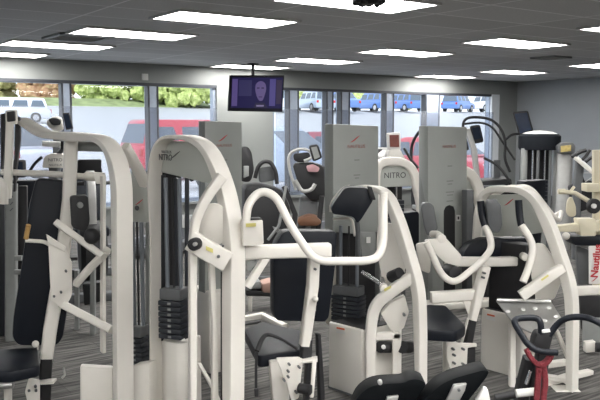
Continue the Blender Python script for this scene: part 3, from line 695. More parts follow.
q = [on_z(327, 388, 0), on_z(363, 400.5, 0)]; d1 = (q[1] - q[0]); nrm = V((-d1.y, d1.x, 0)).normalized(); nrm = nrm if nrm.y > 0 else -nrm
rr = q[1] + V((math.cos(math.radians(40)), math.sin(math.radians(40)), 0)) * .26
poly = fillet([q[0], q[1], rr, rr - d1], .03, 4, True)
MB().prism(poly, (0, 0, zt)).build('shell', CREAM, m3, bevel=.012)
dpl = Plane(345, (q[0].y + q[1].y) / 2 - .012, math.degrees(math.atan2(d1.y, d1.x)))
pslab(dpl, 'warning_label', [(336, 326.3), (345, 328), (345, 334.5), (336, 332.5)], .002, WHITEP, m3, off=.003, bevel=0); pslab(dpl, 'warning_strip', [(336.5, 327), (344.5, 328.6), (344.5, 330.3), (336.5, 328.6)], .002, ORANGE, m3, off=.005, bevel=0)
pslab(dpl, 'kick_strip', [(328, 386), (362, 398), (362, 400), (328, 388)], .002, GREYD, m3, off=.004, bevel=0)
stack(m3, 335, 362, 226, 324, 4.78, -30, n=7, frac=.3); MB().prism([V((p.x, p.y, 0)) for p in [q[0] + nrm * .02 + d1 * .06, q[1] + nrm * .02 - d1 * .04, rr - d1 * .04 - nrm * .02, rr - d1 * .94 - nrm * .02]], (0, 0, .01)).build('well_shade', RUBBER, m3).location.z += zt - .006  # black sheet on the shell top stands in for shade inside an open shell
slab('stack_back', [(334, 228), (380, 234), (380, 330), (334, 328)], 5.02, 35, .012, RUBBER, m3, bevel=0)
bar('stack_post', [(337, 228, 4.86), (337, 324, 4.86)], 4, .05, GREYD, m3); bar('stack_post', [(378, 232, 4.95), (378, 326, 4.95)], 5, .05, GREYM, m3)
slab('mid_plate', [(360, 232), (376, 232), (376, 258), (362, 258)], 4.8, 35, .012, GREYM, m3, r=.01); slab('plate_label', [(366.5, 237), (370.5, 237), (370.5, 243), (366.5, 243)], 4.78, 35, .002, WHITEP, m3, bevel=0)
a = -50
bar('arch_frame', [(346, 189, 4.66), (362, 188, 4.58), (387, 189.5, 4.46), (399, 222, 4.4), (419, 288, 4.32), (420.5, 330, 4.32), (421.5, 416, 4.32)], [5, 7, 10, 16.5, 15.5, 15.5, 13], .07, CREAM, m3, a, r=[0, .05, .09, .1, .1, .1, 0])
bar('foot', [(410, 417, 4.36), (432, 417, 4.28)], 6, .2, CREAM, m3, a=10)
o = slab('roll_pad', [(345, 187), (366, 187.5), (374, 194), (373, 201), (361, 220), (357, 224), (354, 217), (332, 214), (331, 207)], 4.3, 0, .13, BLACK, m3, bevel=.028, r=.03)
rod('pad_bracket', [(331, 212, 4.45), (331, 203, 4.45), (343, 188, 4.45), (350, 186.5, 4.45)], 3.5, CREAM, m3, r=.04); rod('pad_stem', [(357, 220, 4.38), (358, 232, 4.4), (358, 260, 4.5)], 5, GREYD, m3)
rod('pad_hoop', [(333, 219, 4.5), (352, 218, 4.48), (355, 236, 4.5)], 2.6, CREAM, m3, r=.03); slab('strap_tab', [(367, 186), (372, 187), (376, 200), (371, 200)], 4.28, 0, .02, RUBBER, m3)
slab('arm_plate', [(378, 222), (397, 224), (406, 262), (402, 284), (388, 288), (380, 270), (376, 246)], 4.5, -20, .02, CREAM, m3, r=.03)
bar('swing_arm', [(371, 420, 4.4), (370.5, 330, 4.4), (374, 306, 4.4), (390, 292, 4.36), (413, 276, 4.34)], [10.5, 11, 11.5, 12, 12], .06, CREAM, m3, a=0, r=[0, .1, .06, .1, 0])
slab('arm_sticker', [(384, 289), (391, 285.5), (391, 288), (384.5, 291.5)], 4.32, 0, .004, YELLOW, m3, bevel=0)
slab('linkage_block', [(381, 314), (390, 303), (405, 296), (409, 312), (404, 328), (400, 331), (391, 331)], 4.42, 0, .06, CREAM, m3, bevel=.006); bolts(m3, [(404, 314.5)], 4.385, 0, 1.6)
bar('cross_bar', [(374, 336.5, 4.45), (400, 335, 4.45)], 8, .05, CREAM, m3, a=0); bar('lower_post', [(396.5, 326, 4.45), (396.5, 411, 4.45)], 9.5, .05, CREAM, m3, a=0)
rod('roller', [(380, 347, 4.4), (390, 347, 4.5)], 12, RUBBER, m3); disc('roller_cap', 383.5, 347, 4.37, 2.2, .02, 0, WHITEP, m3); rod('roller', [(402, 347, 4.42), (409, 347, 4.5)], 13, RUBBER, m3)
rod('roller', [(391, 277, 4.42), (400, 273, 4.36)], 12, RUBBER, m3); rod('selector_pin', [(362, 272, 4.6), (376, 281, 4.55), (383, 287, 4.5)], 4, CHROME, m3); disc('knuckle', 384, 288, 4.4, 4.5, .06, 0, CREAM, m3)

# ===== machine D: press with the second tall tower, right
m4 = empty('tall_tower_machine', base(480, 5.0), 'cream press machine right of centre with two bent handles under a tall grey tower', 'exercise machine', GRP)
tp, tpl = tower(m4, None, [(428, 126), (467, 127), (467, 300), (428, 300)], 5.3, [(166, 6), (181, 9), (184, 6), (192, 11), (195, 8), (201, 9)], 449, 142, 15, None)
slab('tower_edge', [(420, 127), (428, 126), (428, 300), (420, 300)], 5.24, -50, .05, GREYM, m4)
pslab(tpl, 'stack_slot', [(444, 300), (444, 211), (446, 206.5), (449.5, 205), (453.5, 206.5), (455, 211), (455, 300)], .002, RUBBER, m4, off=.002, bevel=0)
pslab(tpl, 'slot_label', [(456.5, 215), (460.5, 215), (460.5, 221), (456.5, 221)], .002, WHITEP, m4, off=.003, bevel=0); pslab(tpl, 'label_mark', [(457.8, 216.5), (459.2, 216.5), (459.2, 219.5), (457.8, 219.5)], .002, INK, m4, off=.005, bevel=0)
pslab(tpl, 'sticker', [(463.5, 232), (466.5, 232), (466.5, 240), (463.5, 240)], .002, YELLOW, m4, off=.003, bevel=0)
a = -50
bar('arch_frame', [(476.5, 300, 5.05), (475.5, 245, 5.05), (478.5, 204, 5.05), (488, 188.5, 5.0), (530, 189.5, 4.75), (548, 221, 4.66), (571, 287, 4.58), (572.5, 320, 4.58), (572, 393, 4.58)], [6, 6.5, 7, 8.5, 9.5, 16, 15.5, 15, 14], .07, CREAM, m4, a, r=[0, .1, .1, .08, .14, .12, .12, .1, 0])
slab('foot', [(556, 391), (581, 391.5), (583, 395), (557, 397)], 4.55, 0, .12, CREAM, m4)
slab('arch_plate', [(484, 195), (530, 194), (541, 218), (545, 232), (520, 236), (482, 236)], 4.95, a, .015, LOGOP, m4, ref=515); swoosh(m4, 509, 203, 4.9, a, 9, RED)
slab('stack_column', [(467, 190), (474, 190), (474, 300), (467, 300)], 5.3, 35, .05, GREYD, m4)
rod('handle', [(426, 242, 4.6), (430, 250, 4.6), (441, 274, 4.6), (450, 281.5, 4.6), (458, 281, 4.6), (480, 263, 4.65), (492, 249, 4.7), (490, 236, 4.72), (485, 226, 4.75)], 7, CREAM, m4, r=.05)
rod('grip', [(485.5, 227, 4.75), (482, 216, 4.77), (480.5, 201, 4.78)], 7.5, BLACK, m4, r=.04)
rod('handle', [(521, 225, 4.6), (530, 238, 4.58), (533.5, 249, 4.56), (528, 270, 4.52), (523, 282, 4.5)], 7.5, CREAM, m4, r=.04); rod('grip', [(521.5, 226, 4.6), (519.5, 216, 4.62), (518.5, 200, 4.63)], 7.5, BLACK, m4, r=.04)
slab('head_pad', [(488, 200), (497, 199), (502, 206), (503, 226), (500, 233), (492, 233), (488, 224), (486.5, 208)], 4.72, 0, .06, GREYD, m4, bevel=.015, r=.015)
slab('back_pad', [(464, 252), (470, 244), (484, 239), (530, 238), (531, 256), (464, 258)], 4.95, 10, .1, BLACK, m4, bevel=.02, r=.02)
slab('side_pad', [(423, 203), (430, 202.5), (434, 206), (438, 229), (434, 234), (427, 236), (424, 224), (421.5, 208)], 4.9, 0, .06, GREYD, m4, bevel=.018, r=.015)
rod('pad_arm', [(432, 234, 4.9), (438, 234, 4.85), (443, 240, 4.82)], 7, CREAM, m4, r=.02); disc('pad_pivot', 441, 238, 4.78, 4.4, .07, 0, CREAM, m4)
slab('arm_plate', [(424, 240), (446, 238), (462, 256), (458, 268), (444, 262), (432, 250)], 4.75, 0, .02, CREAM, m4, r=.015); slab('front_guard', [(416, 244), (428, 242), (431, 262), (430, 274), (420, 270)], 4.95, 0, .03, CREAM, m4, r=.02)
disc('roller', 451, 271, 4.72, 6.5, .1, 20, RUBBER, m4)
bar('seat_beam', [(446, 261.5, 4.85), (500, 261.5, 4.9), (532, 260.5, 4.9)], 9.5, .06, CREAM, m4, a=15); disc('beam_pivot', 524, 256.5, 4.8, 3.8, .06, 0, CREAM, m4)
bar('lower_beam', [(431, 297.5, 4.7), (479, 294, 4.72)], 11.5, .06, CREAM, m4, a=15)
bar('post', [(485, 266, 4.7), (479, 290, 4.7), (472, 320, 4.68)], [12, 12, 9], .06, CREAM, m4, a=15); bolts(m4, [(484, 273), (483, 277.5)], 4.65, 15, 1.2)
slab('post_gusset', [(463, 301), (476, 300), (473, 318), (470, 318)], 4.69, 15, .012, CREAM, m4); bar('lower_sleeve', [(472, 318, 4.7), (467, 345, 4.7)], 10.5, .055, RUBBER, m4, a=15); bar('sleeve_edge', [(468, 318, 4.66), (461.5, 344, 4.66)], 2, .02, CREAM, m4, a=15)
slab('seat_bracket', [(446, 342), (452, 339), (458, 343), (477, 343.5), (477, 347), (468, 348), (467, 372), (461, 378), (452, 372), (447, 360)], 4.63, 15, .015, CREAM, m4); bolts(m4, [(453, 349), (463, 349), (454, 355), (454, 363), (463, 364)], 4.61, 15, 1.3)
slab('bracket_roller', [(467, 348), (476, 346), (476, 366), (467, 371)], 4.68, 15, .06, RUBBER, m4, bevel=.01); bar('seat_leg', [(462, 370, 4.72), (462, 393, 4.72)], 10, .05, CREAM, m4, a=15)
flatpad('seat_pad', [(426, 304), (446, 305), (466, 325), (456, 331), (420, 329)], .42, .07, BLACK, m4); rod('seat_tube', [(446, 330, 4.85), (446, 384, 4.8)], 7, CREAM, m4)
q = [on_z(479, 367.5, 0), on_z(522, 380, 0)]; d1 = q[1] - q[0]; rr = q[1] + V((math.cos(math.radians(40)), math.sin(math.radians(40)), 0)) * .24
MB().prism(fillet([q[0], q[1], rr, rr - d1], .03, 4, True), (0, 0, .40)).build('shell', CREAM, m4, bevel=.012); MB().prism([q[0] + (rr - q[1]) * .08 + d1 * .06, q[1] + (rr - q[1]) * .08 - d1 * .05, rr - d1 * .05, rr - d1 * .94], (0, 0, .01)).build('well_shade', RUBBER, m4).location.z += .394; MB().box((q[0] + q[1]) / 2 + (rr - q[1]) * .45 + UP * .62, d1.normalized() * .14, (rr - q[1]).normalized() * .06, UP * .23).build('stack_guard', RUBBER, m4, bevel=.01)  # black top sheet imitates the dark inside of a hollow shell
dpl = Plane(500, (q[0].y + q[1].y) / 2, math.degrees(math.atan2(d1.y, d1.x)))
pslab(dpl, 'warning_label', [(486.5, 313), (495, 315), (495, 321), (486.5, 319)], .002, WHITEP, m4, off=.012, bevel=0); pslab(dpl, 'warning_strip', [(487, 313.6), (494.5, 315.4), (494.5, 317), (487, 315.2)], .002, ORANGE, m4, off=.014, bevel=0)
slab('lower_dark_block', [(486, 268), (529, 268), (520, 298), (480, 298)], 5.05, 10, .06, RUBBER, m4, bevel=.02); slab('cam_plate', [(535, 243), (544, 244), (553, 257), (562, 280), (554, 300), (536, 300), (531, 276)], 4.72, -20, .02, CREAM, m4, r=.02)  # dark block below the beam is added to darken that area
bar('swing_arm', [(521, 296, 4.5), (551, 275, 4.5), (562, 268, 4.52)], [11, 10.5, 9], .05, CREAM, m4, a=0); slab('arm_sticker', [(541, 279.5), (548, 274.5), (549, 276), (542, 281)], 4.46, 0, .003, YELLOW, m4, bevel=0)
# tilted foot plate
fp = [P(496, 299.5, 4.72), P(551, 301, 4.66), P(563, 320, 4.5), P(548, 340, 4.4), P(514, 324, 4.52)]; nn = ((fp[1] - fp[0]).cross(fp[2] - fp[0])).normalized()
if nn.y > 0: nn = -nn
fo = MB().prism(fp, -nn * .014).build('foot_plate', STEEL, m4, bevel=.003)
MB().sweep([P(497, 300, 4.7) , P(551, 301.2, 4.64)], circ(.012, 8)).build('plate_lip', STEEL, fo)
for x, y in ((508, 312), (523, 309.8), (535, 308.8), (549, 308.2), (545, 321), (556, 317)):
    t_ = (fp[0] - CAM).dot(nn) / ray(x, y).dot(nn); c = CAM + ray(x, y) * t_; MB().cyl(c, c + nn * .004, .014, seg=12).build('hole_glint', WHITEP, fo)  # white discs painted in for the glimmer of the plate's holes
bar('plate_strut', [(556, 330, 4.62), (570, 362, 4.66)], 4, .04, CREAM, m4, a=0); bar('plate_post', [(512, 325, 4.66), (512, 386, 4.66)], 6, .05, CREAM, m4, a=0)
bar('base_rail', [(538, 366, 4.78), (566, 362, 4.86)], 6, .05, CREAM, m4, a=0); bar('base_rail', [(541, 376, 4.74), (566, 380, 4.62), (571, 386, 4.58)], 6.5, .05, CREAM, m4, a=0); bar('base_rail', [(530, 389, 4.64), (566, 377, 4.74), (590, 372, 4.9)], 6.5, .05, CREAM, m4, a=0)

# ===== machine E: cream machine with the upright word at the right edge
m5 = empty('plate_press_machine', base(600, 5.6), 'yellowish cream machine cut by the right edge, with a red lettered white plate', 'exercise machine', GRP)
rod('lever', [(560, 191.5, 5.6), (575, 193, 5.55), (592, 203, 5.5)], 4.6, CREAM2, m5); rod('lever_end', [(558, 191.5, 5.6), (565, 191.5, 5.6)], 5.5, CREAM2, m5); rod('lever_prong', [(570, 192, 5.58), (574, 187, 5.6)], 3, CREAM2, m5)
o = disc('wheel', 593.5, 206, 5.46, 7.6, .04, 20, RUBBER, m5, bevel=.008); disc('wheel_hub', 593.5, 206, 5.43, 2.4, .03, 20, WHITEP, o)
slab('shield', [(568, 200), (572, 196), (576, 206), (576.5, 216), (570, 217.5), (566.5, 212)], 5.65, 0, .03, CREAM2, m5, r=.02)
slab('top_block', [(587, 184), (630, 184), (630, 193), (587, 192)], 5.6, 0, .12, CREAM2, m5); bar('upright', [(597, 150, 5.7), (597, 300, 5.7), (597, 361, 5.7)], 8, .06, CREAM2, m5, a=0)
bar('cross_beam', [(556, 228, 5.55), (572, 227.5, 5.55), (632, 224, 5.55)], [6, 8, 14], .08, CREAM2, m5, a=0); slab('beam_block', [(578, 219), (596, 219), (596, 236), (581, 236)], 5.5, 0, .1, CREAM2, m5, r=.01)
knob('beam_knob', 566, 236, 5.5, 4, CREAM, m5); slab('seat_cushion', [(570, 236), (602, 236), (622, 236), (622, 247), (575, 246)], 5.6, 0, .2, BLACK, m5, bevel=.02)
rod('diag_rod', [(575, 158, 5.9), (598, 177, 5.7)], 3.6, CREAM, m5)
o = slab('name_plate', [(589, 246), (601.5, 246), (603, 284), (589, 284)], 5.35, 0, .012, WHITEP, m5); ptext('Nautilus', 'name_text', 596, 261, 5.345, 0, 33, RED, o, off=.003, tilt=86, vertical=True, bold=.03)
swoosh(o, 594.5, 280, 5.345, 0, 6, RED); bar('lower_beam', [(576, 291, 5.2), (640, 288, 5.2)], 9, .06, CREAM, m5, a=0); slab('rear_guard', [(577, 246), (590, 250), (590, 285), (579, 285)], 5.75, 0, .05, GREYD, m5)
slab('lower_dark_block', [(580, 296), (602, 296), (602, 330), (582, 330)], 5.6, 0, .03, RUBBER, m5); slab('mesh_plate', [(583, 318), (640, 318), (640, 372), (583, 366)], 5.5, 0, .02, GREYM, m5)
slab('pedal_block', [(586, 343), (596, 341.5), (596, 352), (586, 353)], 5.3, 0, .06, CREAM, m5); rod('pedal', [(595, 347, 5.3), (606, 347, 5.3)], 10, RUBBER, m5); bar('floor_rail', [(582, 362, 5.25), (640, 374, 5.0)], 7, .05, CREAM, m5, a=0); bar('floor_rail', [(578, 348, 5.6), (600, 352, 5.5)], 4, .05, CREAM, m5, a=0)

# ===== spin bikes in the near foreground
def saddle(parent, pix, depth, clip):
    o = slab('saddle', pix, depth, 0, .1, SADDLE, parent, bevel=.016, r=.02)
    slab('saddle_clamp', clip, depth - .03, 0, .015, STEEL, parent, bevel=.003); return o
def bike(px, depth, label, g=1):
    b = base(px, depth); t = empty('spin_bike', b, label, 'exercise bike', 'spin bikes in the foreground')
    x, y = b.x, b.y
    MB().cyl((x, y + .08, .08), (x, y + .08, .66), .03).build('seat_post', RUBBER, t)
    MB().sweep(fillet([V((x - g * .02, y + .1, .08)), V((x + g * .2, y + .1, .30)), V((x + g * .42, y + .1, .30)), V((x + g * .42, y + .1, .5))], .1), circ(.035)).build('frame', RUBBER, t)
    for dx in (0, g * .72): MB().cyl((x + dx, y - .22, .04), (x + dx, y + .42, .04), .035).build('floor_bar', RUBBER, t)
    MB().cyl((x + g * .5, y + .08, .27), (x + g * .5, y + .12, .27), .22, seg=32).build('flywheel', GREYD, t, bevel=.01); MB().sweep([V((x, y + .1, .06)), V((x + g * .72, y + .1, .06))], circ(.03)).build('bottom_rail', RUBBER, t)
    return t
bk = bike(452, 2.55, 'black spin bike at the bottom edge with a looped handlebar and red strap')
saddle(bk, [(410, 414), (440, 385), (455, 378), (484, 370), (489.5, 371), (487, 377), (466, 404), (462, 414)], 2.5, [(454, 385), (467, 383.5), (465, 391), (459, 402), (446, 402)]); disc('clamp_bolt', 459, 390, 2.45, 1.6, .01, 0, GREYD, bk)
o = slab('post_cap', [(476, 402), (484, 388), (488, 389), (491, 402)], 2.5, 0, .03, WHITEP, bk)
D = 2.62
rod('handlebar', [(557.5, 352.5, D - .1), (539, 352, D - .1), (528, 345, D - .08), (513.5, 322, D), (517, 318.3, D + .02), (536, 317.5, D + .02), (541, 322, D), (541, 334, D)], 6.6, BLACK, bk, r=.025)
rod('handlebar', [(549, 336, D), (556, 325, D), (566, 317.5, D - .02), (583, 316.5, D - .04), (597, 321, D - .08), (616, 335, D - .1)], 6.6, BLACK, bk, r=.04)
slab('handle_mount', [(538, 333), (551, 332), (554, 336), (549, 354), (533, 352), (535, 340)], D - .01, 0, .06, RUBBER, bk, bevel=.008); slab('mount_label', [(542.5, 330.5), (550, 329.5), (550.5, 332), (542.5, 333)], D - .02, 0, .01, WHITEP, bk, bevel=0)
bar('handle_stem', [(543, 350, D + .05), (540, 372, D + .06), (535, 420, D + .08), (533, 520, D + .1)], [13, 12, 13, 13], .05, RUBBER, bk, a=0)
bar('fork', [(530, 358, D + .1), (522, 390, D + .12), (518, 430, D + .12)], 13, .05, RUBBER, bk, a=0); rod('tension_lever', [(530.5, 371, D), (526, 384, D)], 3.6, CHROME, bk)
rod('bottle_holder', [(516, 393.5, D - .06), (535, 391.5, D - .06)], 8.5, WHITEP, bk); rod('bottle_arm', [(495, 398, D - .04), (516, 394, D - .04)], 8, RUBBER, bk)
tw = tag(MB().sweep(fillet([P(526, 349, D - .08), P(532, 360, D - .09), P(540, 366, D - .09), P(548, 361, D - .09), P(551, 354, D - .08)], .03), rrect(.016, .03, .005), V((0, -1, 0))).build('towel_strap', TOWEL), 'dark red cloth strap tied under the handlebar of the spin bike', 'strap')
for p_ in ([(539, 364), (538, 380), (537, 394), (536, 412)], [(543, 364), (546, 382), (543, 398), (545, 412)]):
    MB().sweep(fillet([P(x, y, D - .09) for x, y in p_], .04), rrect(.019, .014, .004), V((0, -1, 0))).build('tail', TOWEL, tw)
b2 = bike(388, 2.6, 'black spin bike at the bottom edge of which only the left saddle shows', -1)
saddle(b2, [(350, 414), (358, 396), (369, 387), (381, 384), (404, 383), (410, 379.5), (418, 379), (426, 383), (425, 387), (414, 404), (410, 414)], 2.52, [(387, 397), (399, 396), (396, 406), (385, 406)])
disc('saddle_rivet', 380, 382, 2.42, 2.5, .02, 0, STEEL, b2)
# ------------------------------------------------------------------ machines farther back
BLUEB = mat('dark_blue_plastic', (.012, .018, .032), .5, noise=.05); BLUEB.node_tree.nodes['Principled BSDF'].inputs['Specular IOR Level'].default_value = .12; SILV = mat('silver_plastic', (.42, .42, .41), .4, .2, noise=.04)
GROUPB = 'cream strength machines'
def place(root, px, depth, rot, dz=0):
    b = base(px, depth); root.location = b; root.rotation_euler = (0, 0, math.radians(rot)); return root
def gen_machine(label):
    t = empty('strength_machine', (0, 0, 0), label, 'exercise machine', GROUPB); X = V((1, 0, 0))
    MB().sweep(fillet([V((-.26, 0, 0)), V((-.26, 0, 1.22)), V((.16, 0, 1.22)), V((.30, 0, .7)), V((.30, 0, 0))], [0, .16, .2, .15, 0]), rrect(.09, .09), V((0, -1, 0))).build('arch_frame', CREAM, t)
    o = MB().box((-.03, .01, 1.06), V((.2, 0, 0)), V((0, .012, 0)), V((0, 0, .11))).build('logo_plate', LOGOP, t, bevel=.01)
    text_mesh('NITRO', 'logo_text', V((-.03, -.004, 1.07)), X, UP, .085, INK, o)
    st = MB()
    for k in range(9): MB().box((-.03, .08, .42 + k * .045), V((.13, 0, 0)), V((0, .05, 0)), V((0, 0, .0205))).build('weight_plate', PLATE, t)
    for dx in (-.09, .03): MB().cyl((dx, .08, .4), (dx, .08, 1.0), .011, seg=8).build('guide_rod', CHROME, t)
    MB().box((-.03, .08, .2), V((.18, 0, 0)), V((0, .1, 0)), V((0, 0, .2))).build('shell', CREAM, t, bevel=.015)
    MB().box((-.03, .17, .75), V((.17, 0, 0)), V((0, .008, 0)), V((0, 0, .4))).build('stack_back', RUBBER, t)
    MB().sweep([V((.3, 0, .62)), V((.62, -.05, .62))], rrect(.07, .06), V((0, 0, 1))).build('seat_beam', CREAM, t)
    MB().sweep([V((.66, -.06, .95)), V((.62, -.06, .5)), V((.60, -.06, .0))], rrect(.07, .06), V((0, -1, 0))).build('post', CREAM, t)
    MB().box((.66, -.12, .82), V((.15, .04, 0)), V((-.01, .045, 0)), V((.02, 0, .3))).build('back_pad', BLACK, t, bevel=.02)
    MB().box((.58, -.3, .45), V((.16, 0, 0)), V((0, .19, 0)), V((0, 0, .035))).build('seat_pad', BLACK, t, bevel=.02)
    for s in (0, 1): MB().sweep(fillet([V((.33, .02, .95 + .06 * s)), V((.45, -.2 - .2 * s, 1.1)), V((.6, -.45 - .15 * s, .8)), V((.78, -.4, .86))], .1), circ(.02)).build('handle', CREAM, t)
    MB().sweep([V((-.3, 0, .03)), V((.8, -.1, .03))], rrect(.06, .06), V((0, 0, 1))).build('base_rail', CREAM, t)
    return t
def text_mesh(s, name, loc, x, y, size, m, parent):
    o = text(s, name, loc, x, y, size, m, parent, extrude=.0006); bpy.context.view_layer.update()
    me = bpy.data.meshes.new_from_object(o.evaluated_get(bpy.context.evaluated_depsgraph_get())); r = bpy.data.objects.new('t', me); COL.objects.link(r); r.parent = parent; r.matrix_local = o.matrix_local.copy()
    cu = o.data; bpy.data.objects.remove(o); bpy.data.curves.remove(cu); r.name = name
    if not me.materials: me.materials.append(m)
    return r
def treadmill(label):
    t = empty('treadmill', (0, 0, 0), label, 'treadmill', 'treadmills along the windows')
    MB().box((0, -.1, .1), V((.4, 0, 0)), V((0, .95, 0)), V((0, 0, .06))).build('deck', GREYD, t, bevel=.02); MB().box((0, -.2, .163), V((.27, 0, 0)), V((0, .8, 0)), V((0, 0, .004))).build('belt', RUBBER, t)
    MB().prism([V((-.36, .55, .12)), V((-.36, .95, .12)), V((-.36, .92, .28)), V((-.36, .7, .34))], (.72, 0, 0)).build('motor_cover', SILV, t, bevel=.03)
    for s in (-1, 1):
        MB().sweep(fillet([V((s * .38, .6, .1)), V((s * .38, .45, 1.05)), V((s * .36, .3, 1.2))], .1), rrect(.06, .09), V((1, 0, 0))).build('upright', SILV, t)
        MB().sweep(fillet([V((s * .38, .42, 1.0)), V((s * .4, .1, 1.0)), V((s * .4, -.35, .92))], .1), circ(.028)).build('handrail', RUBBER, t)
    o = MB().prism([V((-.44, .2, 1.08)), V((-.44, .5, 1.2)), V((-.44, .52, 1.27)), V((-.44, .2, 1.16))], (.88, 0, 0)).build('console', SILV, t, bevel=.03)
    MB().box((-.2, .3, 1.19), V((.1, 0, 0)), V((0, .09, .035)), V((0, -.006, .014))).build('tray', RUBBER, o); MB().box((.2, .3, 1.19), V((.1, 0, 0)), V((0, .09, .035)), V((0, -.006, .014))).build('tray', RUBBER, o)
    MB().box((0, .48, 1.34), V((.12, 0, 0)), V((0, .012, .0)), V((0, .05, .12))).build('display', RUBBER, o, bevel=.01); MB().box((0, .462, 1.34), V((.1, 0, 0)), V((0, .003, .0)), V((0, .038, .098))).build('screen', BLUEB, o)
    return t
def elliptical(label):
    t = empty('elliptical_trainer', (0, 0, 0), label, 'elliptical trainer', 'elliptical trainers along the windows')
    for y in (-.7, .7): MB().box((0, y, .04), V((.3, 0, 0)), V((0, .05, 0)), V((0, 0, .04))).build('floor_bar', GREYD, t, bevel=.01)
    MB().sweep([V((0, -.7, .08)), V((0, .7, .08))], rrect(.1, .1), V((0, 0, 1))).build('base_beam', GREYD, t)
    MB().lathe(V((-.14, .45, .42)), [(.0, 0), (.32, .0), (.36, .05), (.36, .23), (.32, .28), (0, .28)], 28, V((1, 0, 0))).build('flywheel_cover', RUBBER, t)
    MB().sweep(fillet([V((0, .5, .6)), V((0, .42, 1.1)), V((0, .3, 1.35))], .1), rrect(.08, .08), V((1, 0, 0))).build('mast', GREYD, t)
    o = MB().box((0, .27, 1.42), V((.17, 0, 0)), V((0, .03, -.01)), V((0, .04, .13))).build('console', RUBBER, t, bevel=.02); MB().box((0, .235, 1.43), V((.12, 0, 0)), V((0, .002, 0)), V((0, .028, .085))).build('screen', BLUEB, o)
    for s in (-1, 1):
        dy = s * .14
        MB().sweep(fillet([V((s * .26, .3 + dy, .35)), V((s * .28, .34, .9)), V((s * .28, .22 - dy, 1.3)), V((s * .22, .02 - dy, 1.5)), V((s * .2, -.1 - dy, 1.5))], .15), circ(.024)).build('moving_arm', RUBBER, t)
        MB().sweep([V((s * .2, .45, .42 + dy)), V((s * .2, -.6, .3 + dy * .5))], rrect(.06, .05), V((1, 0, 0))).build('pedal_arm', SILV, t)
        MB().box((s * .2, -.3, .40 + dy * .6), V((.08, 0, 0)), V((0, .18, 0)), V((0, 0, .025))).build('pedal', RUBBER, t, bevel=.01)
    return t
def recumbent(label):
    t = empty('recumbent_bike', (0, 0, 0), label, 'exercise bike', 'recumbent bikes between the machines')
    MB().sweep([V((0, -.6, .1)), V((0, .7, .1))], rrect(.12, .1), V((0, 0, 1))).build('base_beam', GREYD, t)
    for y in (-.6, .65): MB().box((0, y, .04), V((.28, 0, 0)), V((0, .05, 0)), V((0, 0, .04))).build('floor_bar', GREYD, t, bevel=.01)
    MB().box((0, -.35, .3), V((.05, 0, 0)), V((0, .06, 0)), V((0, 0, .18))).build('seat_post', GREYD, t); MB().box((0, -.35, .52), V((.22, 0, 0)), V((0, .2, 0)), V((0, 0, .05))).build('seat_pad', BLACK, t, bevel=.03)
    MB().box((0, -.62, .88), V((.21, 0, 0)), V((0, .05, 0)), V((0, -.08, .28))).build('back_pad', BLACK, t, bevel=.03)
    MB().lathe(V((-.12, .35, .42)), [(0, 0), (.24, 0), (.28, .04), (.28, .2), (.24, .24), (0, .24)], 24, V((1, 0, 0))).build('flywheel_cover', RUBBER, t)
    MB().sweep(fillet([V((0, .4, .6)), V((0, .42, 1.0)), V((0, .3, 1.15))], .08), rrect(.08, .08), V((1, 0, 0))).build('mast', SILV, t)
    o = MB().box((0, .26, 1.2), V((.11, 0, 0)), V((0, .02, 0)), V((0, .04, .08))).build('console', RUBBER, t, bevel=.02); MB().box((0, .232, 1.205), V((.08, 0, 0)), V((0, .002, 0)), V((0, .027, .055))).build('screen', BLUEB, o)
    for s in (-1, 1): MB().sweep(fillet([V((s * .05, .3, 1.05)), V((s * .26, .2, 1.05)), V((s * .26, -.02, .98))], .08), circ(.018)).build('handle', RUBBER, t); MB().box((s * .2, .35 + s * .12, .38), V((.05, 0, 0)), V((0, .07, 0)), V((0, 0, .015))).build('pedal', RUBBER, t)
    return t
gm = gen_machine('x'); tm = treadmill('x'); el = elliptical('x'); rb = recumbent('x')
def put(proto, spots):
    for i, (px, d, rot, lab) in enumerate(spots):
        o = proto if i == 0 else copy_tree(proto)
        place(o, px, d, rot); o['label'] = lab
put(gm, [(398, 8.2, 20, 'small cream arch machine standing between the two tall grey towers'),
    (458, 6.7, 20, 'cream arch machine partly behind the right tall tower')])
put(tm, [(352, 11.6, -35, 'treadmill close to the right windows behind the tall centre tower'),
    (176, 10.2, -20, 'treadmill at the left windows before the red pickup')])
put(el, [(436, 12.2, 10, 'elliptical trainer hidden mostly by the right tall tower')])
put(rb, [(12, 6.9, 20, 'recumbent bike behind the tall black back pad'),
    (86, 7.6, -160, 'recumbent bike behind the tall rounded arch')])
# two cardio machines between the towers, seen from behind
cb = empty('recumbent_bike', base(264, 7.9), 'black recumbent bike in front of the pale pillar, with padded back', 'exercise bike'); D = 7.9
slab('back_pad', [(241, 147), (248, 146), (252, 152), (254.5, 170), (251, 182), (242, 182)], D, 20, .08, RUBBER, cb, bevel=.02, r=.04); rod('side_handle', [(255, 178), (258, 166), (264, 161), (271, 162), (276, 172), (277, 182)] and [(255, 178, D), (258, 166, D), (264, 161, D), (271, 162, D), (276, 172, D), (277, 184, D)], 4, RUBBER, cb, r=.05)
slab('console_tray', [(259, 168), (273, 166), (276, 180), (260, 183)], D + .05, 15, .06, GREYD, cb, bevel=.01, r=.03); slab('grip_patch', [(244, 166), (249, 166), (249, 176), (244, 178)], D - .03, 15, .03, GREYM, cb, bevel=.005)
slab('body', [(244, 186), (262, 184), (282, 189), (291, 206), (290, 246), (250, 250), (244, 220)], D + .05, 10, .35, RUBBER, cb, bevel=.04, r=.06); rod('frame_tube', [(286, 186, D), (279, 226, D - .06), (268, 240, D - .06)], 3, GREYM, cb, r=.03)
